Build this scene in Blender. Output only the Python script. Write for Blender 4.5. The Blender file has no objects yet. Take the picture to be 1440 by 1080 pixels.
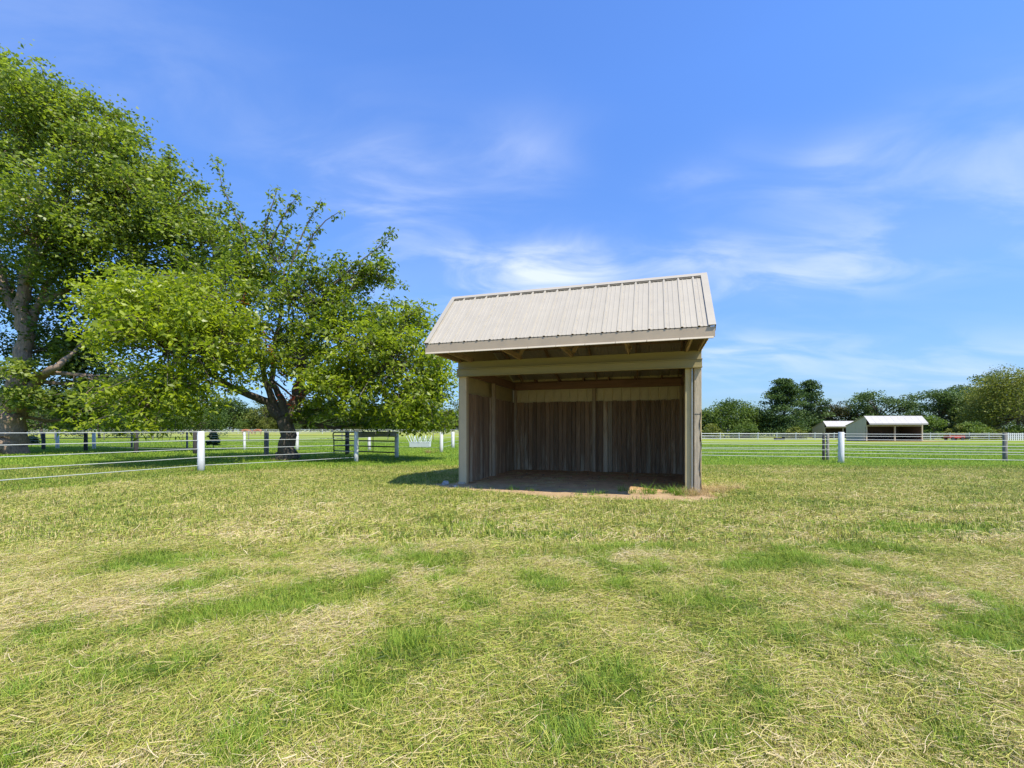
import bpy, math, random
import numpy as np
from mathutils import Vector, Matrix

random.seed(7)
RNG = np.random.default_rng(11)
scene = bpy.context.scene
col = scene.collection

# ------------------------------------------------------------------ camera, light
F, HY, CH = 632.0, 605.0, 1.44
cam_d = bpy.data.cameras.new('camera')
cam = bpy.data.objects.new('camera', cam_d); col.objects.link(cam)
cam.location = (0, 0, CH); cam.rotation_euler = (math.radians(90), 0, 0)
cam_d.sensor_width = 36; cam_d.lens = F / 1440 * 36
cam_d.shift_y = (HY - 540) / 1440
cam_d.clip_end = 3000; cam_d.clip_start = 0.05
scene.camera = cam

SUN = Vector((1.30, -1.50, 3.43)).normalized()          # direction towards the sun
SUN_EL = math.asin(SUN.z)
SUN_AZ = math.atan2(SUN.x, SUN.y)                       # clockwise from +Y
sd = bpy.data.lights.new('sun', 'SUN'); so = bpy.data.objects.new('sun', sd); col.objects.link(so)
so.rotation_euler = SUN.to_track_quat('Z', 'Y').to_euler()
sd.energy = 4.9; sd.angle = math.radians(0.5); sd.color = (1.0, 0.94, 0.82)

world = bpy.data.worlds.new('World'); scene.world = world; world.use_nodes = True


def N(nt, typ, **kw):
    n = nt.nodes.new(typ)
    for k, v in kw.items():
        if k.startswith('i_'):
            key = k[2:].replace('_', ' ')
            n.inputs[int(key) if key.isdigit() else key].default_value = v
        else:
            setattr(n, k, v)
    return n


def build_world():
    nt = world.node_tree; nt.nodes.clear(); L = nt.links.new
    out = N(nt, 'ShaderNodeOutputWorld'); bg = N(nt, 'ShaderNodeBackground'); bg.inputs[1].default_value = 0.15
    sky = N(nt, 'ShaderNodeTexSky', sky_type='NISHITA', sun_disc=False)
    sky.sun_elevation = SUN_EL; sky.sun_rotation = SUN_AZ
    sky.air_density = 1.0; sky.dust_density = 0.5; sky.ozone_density = 3.0
    tint = N(nt, 'ShaderNodeMix', data_type='RGBA', blend_type='MULTIPLY'); tint.inputs[0].default_value = 1
    L(sky.outputs[0], tint.inputs[6])
    tc = N(nt, 'ShaderNodeTexCoord'); sep = N(nt, 'ShaderNodeSeparateXYZ'); L(tc.outputs['Generated'], sep.inputs[0])
    gr = ramp(nt, SKY_TINTS); L(sep.outputs[2], gr.inputs[0]); L(gr.outputs[0], tint.inputs[7])
    # cloud sheet coordinates: direction projected on a plane overhead
    az = N(nt, 'ShaderNodeMath', operation='MAXIMUM'); L(sep.outputs[2], az.inputs[0]); az.inputs[1].default_value = 0.0
    ad = N(nt, 'ShaderNodeMath', operation='ADD'); L(az.outputs[0], ad.inputs[0]); ad.inputs[1].default_value = 0.22
    dx = N(nt, 'ShaderNodeMath', operation='DIVIDE'); L(sep.outputs[0], dx.inputs[0]); L(ad.outputs[0], dx.inputs[1])
    dy = N(nt, 'ShaderNodeMath', operation='DIVIDE'); L(sep.outputs[1], dy.inputs[0]); L(ad.outputs[0], dy.inputs[1])
    cmb = N(nt, 'ShaderNodeCombineXYZ'); L(dx.outputs[0], cmb.inputs[0]); L(dy.outputs[0], cmb.inputs[1])
    mp = N(nt, 'ShaderNodeMapping'); L(cmb.outputs[0], mp.inputs[0])
    mp.inputs['Rotation'].default_value = (0, 0, math.radians(28)); mp.inputs['Scale'].default_value = (0.9, 1.7, 1)
    n1 = N(nt, 'ShaderNodeTexNoise', i_Scale=2.2, i_Detail=7.0, i_Roughness=0.55, i_Distortion=0.6); L(mp.outputs[0], n1.inputs['Vector'])
    n2 = N(nt, 'ShaderNodeTexNoise', i_Scale=0.75, i_Detail=3.0, i_Roughness=0.5); L(mp.outputs[0], n2.inputs['Vector'])
    wisp = N(nt, 'ShaderNodeMapRange', interpolation_type='SMOOTHSTEP'); L(n1.outputs[0], wisp.inputs[0]); wisp.inputs[1].default_value = 0.36; wisp.inputs[2].default_value = 0.70
    big = N(nt, 'ShaderNodeMapRange', interpolation_type='SMOOTHSTEP'); L(n2.outputs[0], big.inputs[0]); big.inputs[1].default_value = 0.48; big.inputs[2].default_value = 0.78
    base = N(nt, 'ShaderNodeMath', operation='MULTIPLY'); L(big.outputs[0], base.inputs[0]); base.inputs[1].default_value = 0.16
    acc = base.outputs[0]
    # banks of thin cloud, each round its own direction: (x, y, z dir), spread x, spread z, weight
    for (px, py, sx, sz, w) in CLOUDS:
        d = Vector(((px - 720) / F, 1, (HY - py) / F)).normalized()
        r = Vector((d.y, -d.x, 0)).normalized(); u = d.cross(r) * -1
        dr = N(nt, 'ShaderNodeVectorMath', operation='DOT_PRODUCT'); L(tc.outputs['Generated'], dr.inputs[0]); dr.inputs[1].default_value = r
        du = N(nt, 'ShaderNodeVectorMath', operation='DOT_PRODUCT'); L(tc.outputs['Generated'], du.inputs[0]); du.inputs[1].default_value = u
        df = N(nt, 'ShaderNodeVectorMath', operation='DOT_PRODUCT'); L(tc.outputs['Generated'], df.inputs[0]); df.inputs[1].default_value = d
        ud = N(nt, 'ShaderNodeMath', operation='SUBTRACT'); L(du.outputs[1], ud.inputs[0]); ud.inputs[1].default_value = 0
        a = N(nt, 'ShaderNodeMath', operation='DIVIDE'); L(dr.outputs[1], a.inputs[0]); a.inputs[1].default_value = sx
        b = N(nt, 'ShaderNodeMath', operation='DIVIDE'); L(ud.outputs[0], b.inputs[0]); b.inputs[1].default_value = sz
        a2 = N(nt, 'ShaderNodeMath', operation='MULTIPLY'); L(a.outputs[0], a2.inputs[0]); L(a.outputs[0], a2.inputs[1])
        b2 = N(nt, 'ShaderNodeMath', operation='MULTIPLY'); L(b.outputs[0], b2.inputs[0]); L(b.outputs[0], b2.inputs[1])
        s = N(nt, 'ShaderNodeMath', operation='ADD'); L(a2.outputs[0], s.inputs[0]); L(b2.outputs[0], s.inputs[1])
        ng = N(nt, 'ShaderNodeMath', operation='MULTIPLY'); L(s.outputs[0], ng.inputs[0]); ng.inputs[1].default_value = -1
        ex = N(nt, 'ShaderNodeMath', operation='EXPONENT'); L(ng.outputs[0], ex.inputs[0])
        ff = N(nt, 'ShaderNodeMath', operation='GREATER_THAN'); L(df.outputs[1], ff.inputs[0]); ff.inputs[1].default_value = 0
        m = N(nt, 'ShaderNodeMath', operation='MULTIPLY'); L(ex.outputs[0], m.inputs[0]); L(ff.outputs[0], m.inputs[1])
        m2 = N(nt, 'ShaderNodeMath', operation='MULTIPLY_ADD'); L(m.outputs[0], m2.inputs[0]); m2.inputs[1].default_value = w; L(acc, m2.inputs[2])
        acc = m2.outputs[0]
    soft = N(nt, 'ShaderNodeMath', operation='MULTIPLY_ADD'); L(wisp.outputs[0], soft.inputs[0]); soft.inputs[1].default_value = .88; soft.inputs[2].default_value = .14
    dens = N(nt, 'ShaderNodeMath', operation='MULTIPLY'); L(acc, dens.inputs[0]); L(soft.outputs[0], dens.inputs[1])
    cl = N(nt, 'ShaderNodeMath', operation='MINIMUM'); L(dens.outputs[0], cl.inputs[0]); cl.inputs[1].default_value = 0.85
    mix = N(nt, 'ShaderNodeMix', data_type='RGBA'); L(cl.outputs[0], mix.inputs[0]); L(tint.outputs[2], mix.inputs[6])
    mix.inputs[7].default_value = CLOUD_COL
    L(mix.outputs[2], bg.inputs[0]); L(bg.outputs[0], out.inputs[0])


SKY_TINTS = [(0, (.36, .47, .62)), (.08, (.44, .58, .80)), (.25, (.58, .78, 1.08)), (.6, (.68, .98, 1.45))]
CLOUD_COL = (4.4, 4.8, 5.6, 1)
CLOUDS = [(790, 374, .12, .048, 1.2), (980, 362, .12, .040, .42), (650, 385, .16, .06, .55), (530, 250, .16, .09, .5), (730, 225, .10, .06, .28),
          (1110, 398, .15, .035, .38), (1260, 350, .22, .05, .28), (1400, 250, .25, .1, .3), (540, 400, .06, .04, .4), (1040, 500, .2, .04, .5),
          (1400, 520, .25, .05, .35), (1160, 240, .10, .04, .35), (990, 250, .08, .04, .3), (240, 120, .3, .06, .08)]


def ramp(nt, stops):
    r = N(nt, 'ShaderNodeValToRGB'); e = r.color_ramp.elements
    while len(e) < len(stops): e.new(.5)
    for i, (p, c) in enumerate(stops):
        e[i].position = p; e[i].color = (*c, 1)
    return r


build_world()

scene.view_settings.view_transform = 'Standard'; scene.view_settings.look = 'None'
scene.view_settings.exposure = 0.55; scene.view_settings.gamma = 1
scene.view_settings.use_curve_mapping = False
scene.cycles.max_bounces = 6; scene.cycles.transparent_max_bounces = 8
scene.cycles.diffuse_bounces = 4


# ------------------------------------------------------------------ helpers
def sm(a, b, x):
    t = np.clip((x - a) / (b - a), 0, 1)
    return t * t * (3 - 2 * t)


_TAB = np.random.default_rng(5).random((256, 256))


def vnoise(x, y):
    xi = np.floor(x).astype(int); yi = np.floor(y).astype(int)
    fx = x - xi; fy = y - yi
    fx = fx * fx * (3 - 2 * fx); fy = fy * fy * (3 - 2 * fy)
    g = lambda a, b: _TAB[a % 256, b % 256]
    return (g(xi, yi) * (1 - fx) + g(xi + 1, yi) * fx) * (1 - fy) + (g(xi, yi + 1) * (1 - fx) + g(xi + 1, yi + 1) * fx) * fy


def fbm(x, y, o=4):
    s = 0; a = .5; t = 0
    for k in range(o):
        s = s + a * vnoise(x * 2 ** k + 17.3 * k, y * 2 ** k + 9.1 * k); t += a; a *= .55
    return s / t


def ground_z(x, y):
    x = np.asarray(x, float); y = np.asarray(y, float)
    right = sm(0, 16, x - .12 * y)
    left = sm(0, 25, -x)
    zr = -0.62 * sm(12, 75, y) - 0.15 * sm(75, 130, y)
    zl = 0.0042 * np.clip(y - 45, 0, 220)
    z = zr * right + zl * left
    return z


def micro(x, y):
    """low lumps of cut hay, only near"""
    fade = sm(16, 6, np.hypot(x, y)) * 1.0
    return ((fbm(x * 1.6, y * 1.6, 3) - .5) * .08 + (fbm(x * 5.5, y * 5.5, 2) - .5) * .05) * fade


def P(px, py, Z):
    return Vector(((px - 720) / F * Z, Z, CH + (HY - py) / F * Z))


def G(px, Z):
    x = (px - 720) / F * Z
    return Vector((x, Z, float(ground_z(x, Z))))


def on_ground(px, py):
    Z = F * CH / (py - HY)
    return ((px - 720) / F * Z, Z)


def tag(o, label=None, cat=None, group=None, kind=None):
    if label: o['label'] = label
    if cat: o['category'] = cat
    if group: o['group'] = group
    if kind: o['kind'] = kind
    return o


def empty(name, loc, rz=0):
    o = bpy.data.objects.new(name, None); col.objects.link(o)
    o.location = loc; o.rotation_euler = (0, 0, rz); o.empty_display_size = .2
    return o


class MB:
    def __init__(s): s.v = []; s.f = []

    def add(s, vs, fs):
        n = len(s.v); s.v += [tuple(v) for v in vs]; s.f += [tuple(i + n for i in f) for f in fs]; return s

    def box(s, x0, y0, z0, x1, y1, z1):
        return s.add([(x0, y0, z0), (x1, y0, z0), (x1, y1, z0), (x0, y1, z0), (x0, y0, z1), (x1, y0, z1), (x1, y1, z1), (x0, y1, z1)],
                     [(0, 3, 2, 1), (4, 5, 6, 7), (0, 1, 5, 4), (1, 2, 6, 5), (2, 3, 7, 6), (3, 0, 4, 7)])

    def prism(s, prof, fn):
        """prof: closed 2-D outline; fn(u, v, e) -> point for end e in (0, 1)"""
        n = len(prof)
        vs = [fn(u, v, 0) for u, v in prof] + [fn(u, v, 1) for u, v in prof]
        fs = [(i, (i + 1) % n, n + (i + 1) % n, n + i) for i in range(n)]
        fs += [tuple(range(n))[::-1], tuple(range(n, 2 * n))]
        return s.add(vs, fs)

    def bar(s, a, b, w, h, up=(0, 0, 1)):
        a = Vector(a); b = Vector(b); d = (b - a).normalized(); up = Vector(up)
        r = d.cross(up)
        if r.length < 1e-4: r = d.cross(Vector((1, 0, 0)))
        r.normalize(); u = r.cross(d).normalized()
        vs = []
        for p in (a, b):
            for (i, j) in ((-1, -1), (1, -1), (1, 1), (-1, 1)):
                vs.append(p + r * (w / 2 * i) + u * (h / 2 * j))
        return s.add(vs, [(0, 1, 2, 3)[::-1], (4, 5, 6, 7), (0, 1, 5, 4), (1, 2, 6, 5), (2, 3, 7, 6), (3, 0, 4, 7)])

    def tube(s, pts, rad, n=8, wob=0.0, cap=True):
        pts = [Vector(p) for p in pts]
        if not hasattr(rad, '__len__'): rad = [rad] * len(pts)
        vs = []; fs = []; ref = None
        for i, p in enumerate(pts):
            d = (pts[min(i + 1, len(pts) - 1)] - pts[max(i - 1, 0)]).normalized()
            if ref is None:
                ref = d.orthogonal().normalized()
            ref = (ref - d * ref.dot(d)).normalized()
            b = d.cross(ref)
            for k in range(n):
                a = 2 * math.pi * k / n
                r = rad[i] * (1 + (wob * (random.random() - .5) if wob else 0))
                vs.append(p + (ref * math.cos(a) + b * math.sin(a)) * r)
        for i in range(len(pts) - 1):
            for k in range(n):
                fs.append((i * n + k, i * n + (k + 1) % n, (i + 1) * n + (k + 1) % n, (i + 1) * n + k))
        if cap:
            fs.append(tuple(range(n))[::-1]); fs.append(tuple(range((len(pts) - 1) * n, len(pts) * n)))
        return s.add(vs, fs)

    def mesh(s, name, mat, smooth=False):
        me = bpy.data.meshes.new(name); me.from_pydata(s.v, [], s.f); me.materials.append(mat)
        if smooth: me.polygons.foreach_set('use_smooth', [True] * len(me.polygons))
        me.update()
        return me

    def build(s, name, mat, parent=None, smooth=False, bevel=0):
        o = bpy.data.objects.new(name, s.mesh(name, mat, smooth)); col.objects.link(o)
        if parent is not None: o.parent = parent
        if bevel:
            m = o.modifiers.new('bevel', 'BEVEL'); m.width = bevel; m.segments = 1; m.limit_method = 'ANGLE'
        return o


def link(name, me, parent=None, loc=None, rot=None):
    o = bpy.data.objects.new(name, me); col.objects.link(o)
    if parent is not None: o.parent = parent
    if loc is not None: o.location = loc
    if rot is not None: o.rotation_euler = rot
    return o


def np_mesh(name, verts, faces, mat, attrs=None, smooth=False):
    """faces: (n,3) or (n,4) array"""
    me = bpy.data.meshes.new(name)
    nv, nf, k = len(verts), len(faces), faces.shape[1]
    me.vertices.add(nv); me.vertices.foreach_set('co', np.asarray(verts, np.float32).ravel())
    me.loops.add(nf * k); me.loops.foreach_set('vertex_index', faces.astype(np.int32).ravel())
    me.polygons.add(nf); me.polygons.foreach_set('loop_start', np.arange(nf, dtype=np.int32) * k)
    me.polygons.foreach_set('loop_total', np.full(nf, k, np.int32))
    me.update(calc_edges=True)
    if smooth: me.polygons.foreach_set('use_smooth', np.ones(nf, bool))
    for an, arr in (attrs or {}).items():
        if arr.ndim == 1:
            a = me.attributes.new(an, 'FLOAT', 'POINT'); a.data.foreach_set('value', arr.astype(np.float32))
        else:
            a = me.attributes.new(an, 'FLOAT_VECTOR', 'POINT'); a.data.foreach_set('vector', arr.astype(np.float32).ravel())
    me.materials.append(mat)
    return me


# ------------------------------------------------------------------ materials
def mat_new(name):
    m = bpy.data.materials.new(name); m.use_nodes = True; nt = m.node_tree
    return m, nt, nt.nodes['Principled BSDF'], nt.links.new


def simple(name, colr, rough=.6, var=.12, scale=6, bump=.1, metallic=0, spec=.5, stretch=(1, 1, 1), rnd=0.0, dirt=None):
    m, nt, b, L = mat_new(name)
    tc = N(nt, 'ShaderNodeTexCoord'); mp = N(nt, 'ShaderNodeMapping'); mp.inputs['Scale'].default_value = stretch
    L(tc.outputs['Object'], mp.inputs[0])
    n = N(nt, 'ShaderNodeTexNoise', i_Scale=scale, i_Detail=6.0, i_Roughness=.6)
    oi = N(nt, 'ShaderNodeObjectInfo')
    if rnd:
        ad = N(nt, 'ShaderNodeVectorMath', operation='MULTIPLY_ADD'); L(oi.outputs['Random'], ad.inputs[0])
        ad.inputs[1].default_value = (37, 51, 13); L(mp.outputs[0], ad.inputs[2]); L(ad.outputs[0], n.inputs['Vector'])
    else:
        L(mp.outputs[0], n.inputs['Vector'])
    c0 = tuple(c * (1 - var) for c in colr); c1 = tuple(min(1, c * (1 + var)) for c in colr)
    r = ramp(nt, [(.3, c0), (.7, c1)]); L(n.outputs[0], r.inputs[0])
    outc = r.outputs[0]
    if dirt:
        n3 = N(nt, 'ShaderNodeTexNoise', i_Scale=1.3, i_Detail=8.0, i_Roughness=.7); L(mp.outputs[0], n3.inputs['Vector'])
        mr = N(nt, 'ShaderNodeMapRange'); L(n3.outputs[0], mr.inputs[0]); mr.inputs[1].default_value = .5; mr.inputs[2].default_value = .75; mr.inputs[4].default_value = dirt[1]
        mx = N(nt, 'ShaderNodeMix', data_type='RGBA'); L(mr.outputs[0], mx.inputs[0]); L(outc, mx.inputs[6]); mx.inputs[7].default_value = (*dirt[0], 1)
        outc = mx.outputs[2]
    if rnd:
        hv = N(nt, 'ShaderNodeHueSaturation'); L(outc, hv.inputs['Color'])
        mr = N(nt, 'ShaderNodeMapRange'); L(oi.outputs['Random'], mr.inputs[0]); mr.inputs[3].default_value = 1 - rnd; mr.inputs[4].default_value = 1 + rnd
        L(mr.outputs[0], hv.inputs['Value']); outc = hv.outputs[0]
    L(outc, b.inputs['Base Color'])
    b.inputs['Roughness'].default_value = rough; b.inputs['Metallic'].default_value = metallic
    b.inputs['Specular IOR Level'].default_value = spec
    if bump:
        bp = N(nt, 'ShaderNodeBump', i_Strength=bump, i_Distance=.02); L(n.outputs[0], bp.inputs['Height']); L(bp.outputs[0], b.inputs['Normal'])
    return m


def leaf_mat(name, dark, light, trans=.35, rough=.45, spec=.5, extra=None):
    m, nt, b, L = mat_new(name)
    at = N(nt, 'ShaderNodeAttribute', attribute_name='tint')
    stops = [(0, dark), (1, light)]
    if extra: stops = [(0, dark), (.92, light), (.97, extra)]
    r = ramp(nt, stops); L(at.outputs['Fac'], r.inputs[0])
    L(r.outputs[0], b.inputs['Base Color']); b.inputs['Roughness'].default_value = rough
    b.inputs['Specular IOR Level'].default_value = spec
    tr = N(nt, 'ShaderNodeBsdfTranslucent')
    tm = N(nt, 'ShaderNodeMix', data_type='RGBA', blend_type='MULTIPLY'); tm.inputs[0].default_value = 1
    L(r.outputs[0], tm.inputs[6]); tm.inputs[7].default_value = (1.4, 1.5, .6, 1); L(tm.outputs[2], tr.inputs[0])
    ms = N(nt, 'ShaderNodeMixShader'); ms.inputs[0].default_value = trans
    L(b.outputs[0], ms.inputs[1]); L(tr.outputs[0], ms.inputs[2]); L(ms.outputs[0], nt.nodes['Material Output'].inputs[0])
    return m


def grass_mat(name, stops, trans=.25, inst=True):
    m, nt, b, L = mat_new(name)
    at = N(nt, 'ShaderNodeAttribute', attribute_name='tint'); at.attribute_type = 'INSTANCER' if inst else 'GEOMETRY'
    ab = N(nt, 'ShaderNodeAttribute', attribute_name='blade')
    sub = N(nt, 'ShaderNodeMath', operation='SUBTRACT'); L(ab.outputs['Fac'], sub.inputs[0]); sub.inputs[1].default_value = .5
    ma = N(nt, 'ShaderNodeMath', operation='MULTIPLY_ADD'); L(sub.outputs[0], ma.inputs[0]); ma.inputs[1].default_value = .75; L(at.outputs['Fac'], ma.inputs[2])
    r = ramp(nt, stops); L(ma.outputs[0], r.inputs[0])
    L(r.outputs[0], b.inputs['Base Color']); b.inputs['Roughness'].default_value = .55; b.inputs['Specular IOR Level'].default_value = .3
    tr = N(nt, 'ShaderNodeBsdfTranslucent'); L(r.outputs[0], tr.inputs[0])
    ms = N(nt, 'ShaderNodeMixShader'); ms.inputs[0].default_value = trans
    L(b.outputs[0], ms.inputs[1]); L(tr.outputs[0], ms.inputs[2]); L(ms.outputs[0], nt.nodes['Material Output'].inputs[0])
    return m


M = {}
M['roof'] = simple('roof_metal', (.38, .335, .255), .42, .05, 2.5, .03, rnd=.025, dirt=((.30, .26, .20), .35))
M['trim'] = simple('trim_metal', (.56, .42, .235), .45, .06, 3, .03, dirt=((.30, .25, .17), .3))
M['siding'] = simple('siding_metal', (.52, .42, .21), .5, .08, 3, .03, dirt=((.25, .22, .14), .5))
M['siding_in'] = simple('inner_siding_metal', (.74, .63, .38), .5, .08, 3, .03, dirt=((.45, .36, .22), .5))
M['header'] = simple('header_board', (.31, .255, .115), .6, .10, 2.0, .08, stretch=(.5, 4, 4), dirt=((.26, .22, .13), .6))
M['timber'] = simple('raw_timber', (.30, .20, .11), .8, .25, 6, .3, stretch=(1, 1, 1), rnd=.15)
M['beam'] = simple('stained_timber', (.26, .145, .09), .8, .25, 5, .3, stretch=(.3, 3, 3), rnd=.1)
M['post_w'] = simple('weathered_plank', (.44, .365, .255), .85, .22, 5, .5, stretch=(6, 6, .7), dirt=((.20, .17, .13), .6))
M['inner_post'] = simple('inner_post_wood', (.40, .30, .19), .7, .15, 4, .2, stretch=(4, 4, .7), dirt=((.20, .15, .10), .6))
M['galv'] = simple('galvanised_channel', (.55, .56, .53), .35, .1, 4, .03, metallic=.5)
M['white'] = simple('white_post_paint', (.62, .62, .60), .6, .07, 8, .25, rnd=.05, stretch=(3, 3, .8), dirt=((.42, .38, .30), .45))
M['tape'] = simple('white_fence_line', (.46, .47, .43), .5, .05, 3, 0)
M['vinyl'] = simple('white_vinyl', (.60, .60, .60), .45, .04, 3, 0)
M['dark_post'] = simple('dark_post_wood', (.045, .04, .038), .8, .35, 8, .4, stretch=(4, 4, .6), rnd=.2)
M['grey_post'] = simple('grey_post_wood', (.22, .20, .165), .85, .35, 8, .5, stretch=(4, 4, .6), rnd=.2)
M['gate'] = simple('gate_paint', (.016, .026, .020), .4, .2, 8, .05)
M['galv_white'] = simple('white_enamel', (.70, .72, .74), .4, .05, 6, .05)
M['red'] = simple('red_paint', (.42, .05, .04), .5, .15, 6, .05)
M['black'] = simple('black_rubber', (.03, .03, .03), .7, .2, 6, .05)
M['stone'] = simple('stone', (.33, .31, .28), .9, .25, 6, .5)
M['clod'] = simple('soil_clod', (.24, .155, .09), .95, .3, 8, .3)
M['horse'] = simple('chestnut_coat', (.30, .11, .045), .6, .2, 2, .05)
M['far_wall'] = simple('pale_siding', (.38, .34, .25), .6, .05, 1, 0)
M['far_roof'] = simple('pale_roof', (.36, .335, .31), .4, .04, 1, 0)
M['dark_in'] = simple('dark_boards', (.075, .055, .045), .9, .2, 2, 0)
M['bark'] = simple('rough_bark', (.11, .088, .066), .95, .55, 5, 1.0, stretch=(5, 5, 1.2))
M['bark_pale'] = simple('pale_bark', (.25, .175, .12), .9, .45, 4, .8, stretch=(4, 4, 1.0))
M['twig'] = simple('twig_bark', (.13, .10, .075), .9, .2, 5, .2)


def plank_mat():
    m, nt, b, L = mat_new('kick_board_wood')
    tc = N(nt, 'ShaderNodeTexCoord'); oi = N(nt, 'ShaderNodeObjectInfo')
    ad = N(nt, 'ShaderNodeVectorMath', operation='MULTIPLY_ADD'); L(oi.outputs['Random'], ad.inputs[0]); ad.inputs[1].default_value = (37, 51, 13); L(tc.outputs['Object'], ad.inputs[2])
    mp = N(nt, 'ShaderNodeMapping'); mp.inputs['Scale'].default_value = (14, 14, .9); L(ad.outputs[0], mp.inputs[0])
    n = N(nt, 'ShaderNodeTexNoise', i_Scale=2.0, i_Detail=8.0, i_Roughness=.65); L(mp.outputs[0], n.inputs['Vector'])
    mp2 = N(nt, 'ShaderNodeMapping'); mp2.inputs['Scale'].default_value = (5, 5, .55); L(ad.outputs[0], mp2.inputs[0])
    n2 = N(nt, 'ShaderNodeTexNoise', i_Scale=1.6, i_Detail=4.0, i_Roughness=.6); L(mp2.outputs[0], n2.inputs['Vector'])
    r = ramp(nt, [(.25, (.19, .112, .060)), (.5, (.33, .205, .115)), (.75, (.44, .29, .17))]); L(n.outputs[0], r.inputs[0])
    # paler, worn wood: per board and lower down where animals rub
    sep = N(nt, 'ShaderNodeSeparateXYZ'); L(tc.outputs['Object'], sep.inputs[0])
    low = N(nt, 'ShaderNodeMapRange'); L(sep.outputs[2], low.inputs[0]); low.inputs[1].default_value = 1.7; low.inputs[2].default_value = 0.1; low.inputs[3].default_value = -.10; low.inputs[4].default_value = .06
    pw = N(nt, 'ShaderNodeMath', operation='POWER'); L(oi.outputs['Random'], pw.inputs[0]); pw.inputs[1].default_value = 7
    s1 = N(nt, 'ShaderNodeMath', operation='MULTIPLY_ADD'); L(pw.outputs[0], s1.inputs[0]); s1.inputs[1].default_value = .42; L(n2.outputs[0], s1.inputs[2])
    s2 = N(nt, 'ShaderNodeMath', operation='ADD'); L(s1.outputs[0], s2.inputs[0]); L(low.outputs[0], s2.inputs[1])
    mr = N(nt, 'ShaderNodeMapRange'); L(s2.outputs[0], mr.inputs[0]); mr.inputs[1].default_value = .56; mr.inputs[2].default_value = .72
    mr.inputs[4].default_value = .8
    mx = N(nt, 'ShaderNodeMix', data_type='RGBA'); L(mr.outputs[0], mx.inputs[0]); L(r.outputs[0], mx.inputs[6])
    g = ramp(nt, [(.3, (.52, .40, .24)), (.7, (.76, .62, .42))]); L(n.outputs[0], g.inputs[0]); L(g.outputs[0], mx.inputs[7])
    hv = N(nt, 'ShaderNodeHueSaturation'); L(mx.outputs[2], hv.inputs['Color'])
    mv = N(nt, 'ShaderNodeMath', operation='MULTIPLY'); L(oi.outputs['Random'], mv.inputs[0]); mv.inputs[1].default_value = 7.31
    fr = N(nt, 'ShaderNodeMath', operation='FRACT'); L(mv.outputs[0], fr.inputs[0])
    vr = N(nt, 'ShaderNodeMapRange'); L(fr.outputs[0], vr.inputs[0]); vr.inputs[3].default_value = .58; vr.inputs[4].default_value = 1.12; L(vr.outputs[0], hv.inputs['Value'])
    L(hv.outputs[0], b.inputs['Base Color']); b.inputs['Roughness'].default_value = .85
    bp = N(nt, 'ShaderNodeBump', i_Strength=.5, i_Distance=.01); L(n.outputs[0], bp.inputs['Height']); L(bp.outputs[0], b.inputs['Normal'])
    return m


M['plank'] = plank_mat()

STRAW = [(0.0, (.055, .10, .014)), (.2, (.17, .25, .025)), (.38, (.36, .41, .05)), (.54, (.50, .455, .10)), (.76, (.56, .435, .205)), (1.0, (.70, .57, .35))]
M['litter'] = grass_mat('cut_hay', STRAW, .2)
M['green'] = grass_mat('green_blades', [(0, (.075, .15, .012)), (.5, (.16, .30, .022)), (1, (.34, .43, .045))], .35)
M['gold'] = grass_mat('dry_stalks', [(0, (.25, .17, .06)), (.5, (.45, .33, .14)), (1, (.62, .48, .24))], .25)


def ground_mat():
    m, nt, b, L = mat_new('pasture_ground')
    at = N(nt, 'ShaderNodeAttribute', attribute_name='dry')
    tc = N(nt, 'ShaderNodeTexCoord')
    n1 = N(nt, 'ShaderNodeTexNoise', i_Scale=9.0, i_Detail=9.0, i_Roughness=.7); L(tc.outputs['Object'], n1.inputs['Vector'])
    mp = N(nt, 'ShaderNodeMapping'); mp.inputs['Scale'].default_value = (.12, .55, 1); L(tc.outputs['Object'], mp.inputs[0])
    n2 = N(nt, 'ShaderNodeTexNoise', i_Scale=1.0, i_Detail=5.0, i_Roughness=.55); L(mp.outputs[0], n2.inputs['Vector'])
    a = N(nt, 'ShaderNodeMath', operation='SUBTRACT'); L(n1.outputs[0], a.inputs[0]); a.inputs[1].default_value = .5
    c = N(nt, 'ShaderNodeMath', operation='MULTIPLY_ADD'); L(a.outputs[0], c.inputs[0]); c.inputs[1].default_value = .55; L(at.outputs['Fac'], c.inputs[2])
    a2 = N(nt, 'ShaderNodeMath', operation='SUBTRACT'); L(n2.outputs[0], a2.inputs[0]); a2.inputs[1].default_value = .5
    d = N(nt, 'ShaderNodeMath', operation='MULTIPLY_ADD'); L(a2.outputs[0], d.inputs[0]); d.inputs[1].default_value = .45; L(c.outputs[0], d.inputs[2])
    r = ramp(nt, [(0, (.115, .17, .016)), (.3, (.215, .265, .03)), (.5, (.28, .28, .055)), (.7, (.32, .27, .08)), (1, (.36, .28, .12))])
    L(d.outputs[0], r.inputs[0]); L(r.outputs[0], b.inputs['Base Color']); b.inputs['Roughness'].default_value = .95
    b.inputs['Specular IOR Level'].default_value = .1
    n3 = N(nt, 'ShaderNodeTexNoise', i_Scale=26.0, i_Detail=5.0, i_Roughness=.7); L(tc.outputs['Object'], n3.inputs['Vector'])
    bp = N(nt, 'ShaderNodeBump', i_Strength=.9, i_Distance=.05); L(n3.outputs[0], bp.inputs['Height']); L(bp.outputs[0], b.inputs['Normal'])
    return m


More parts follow.
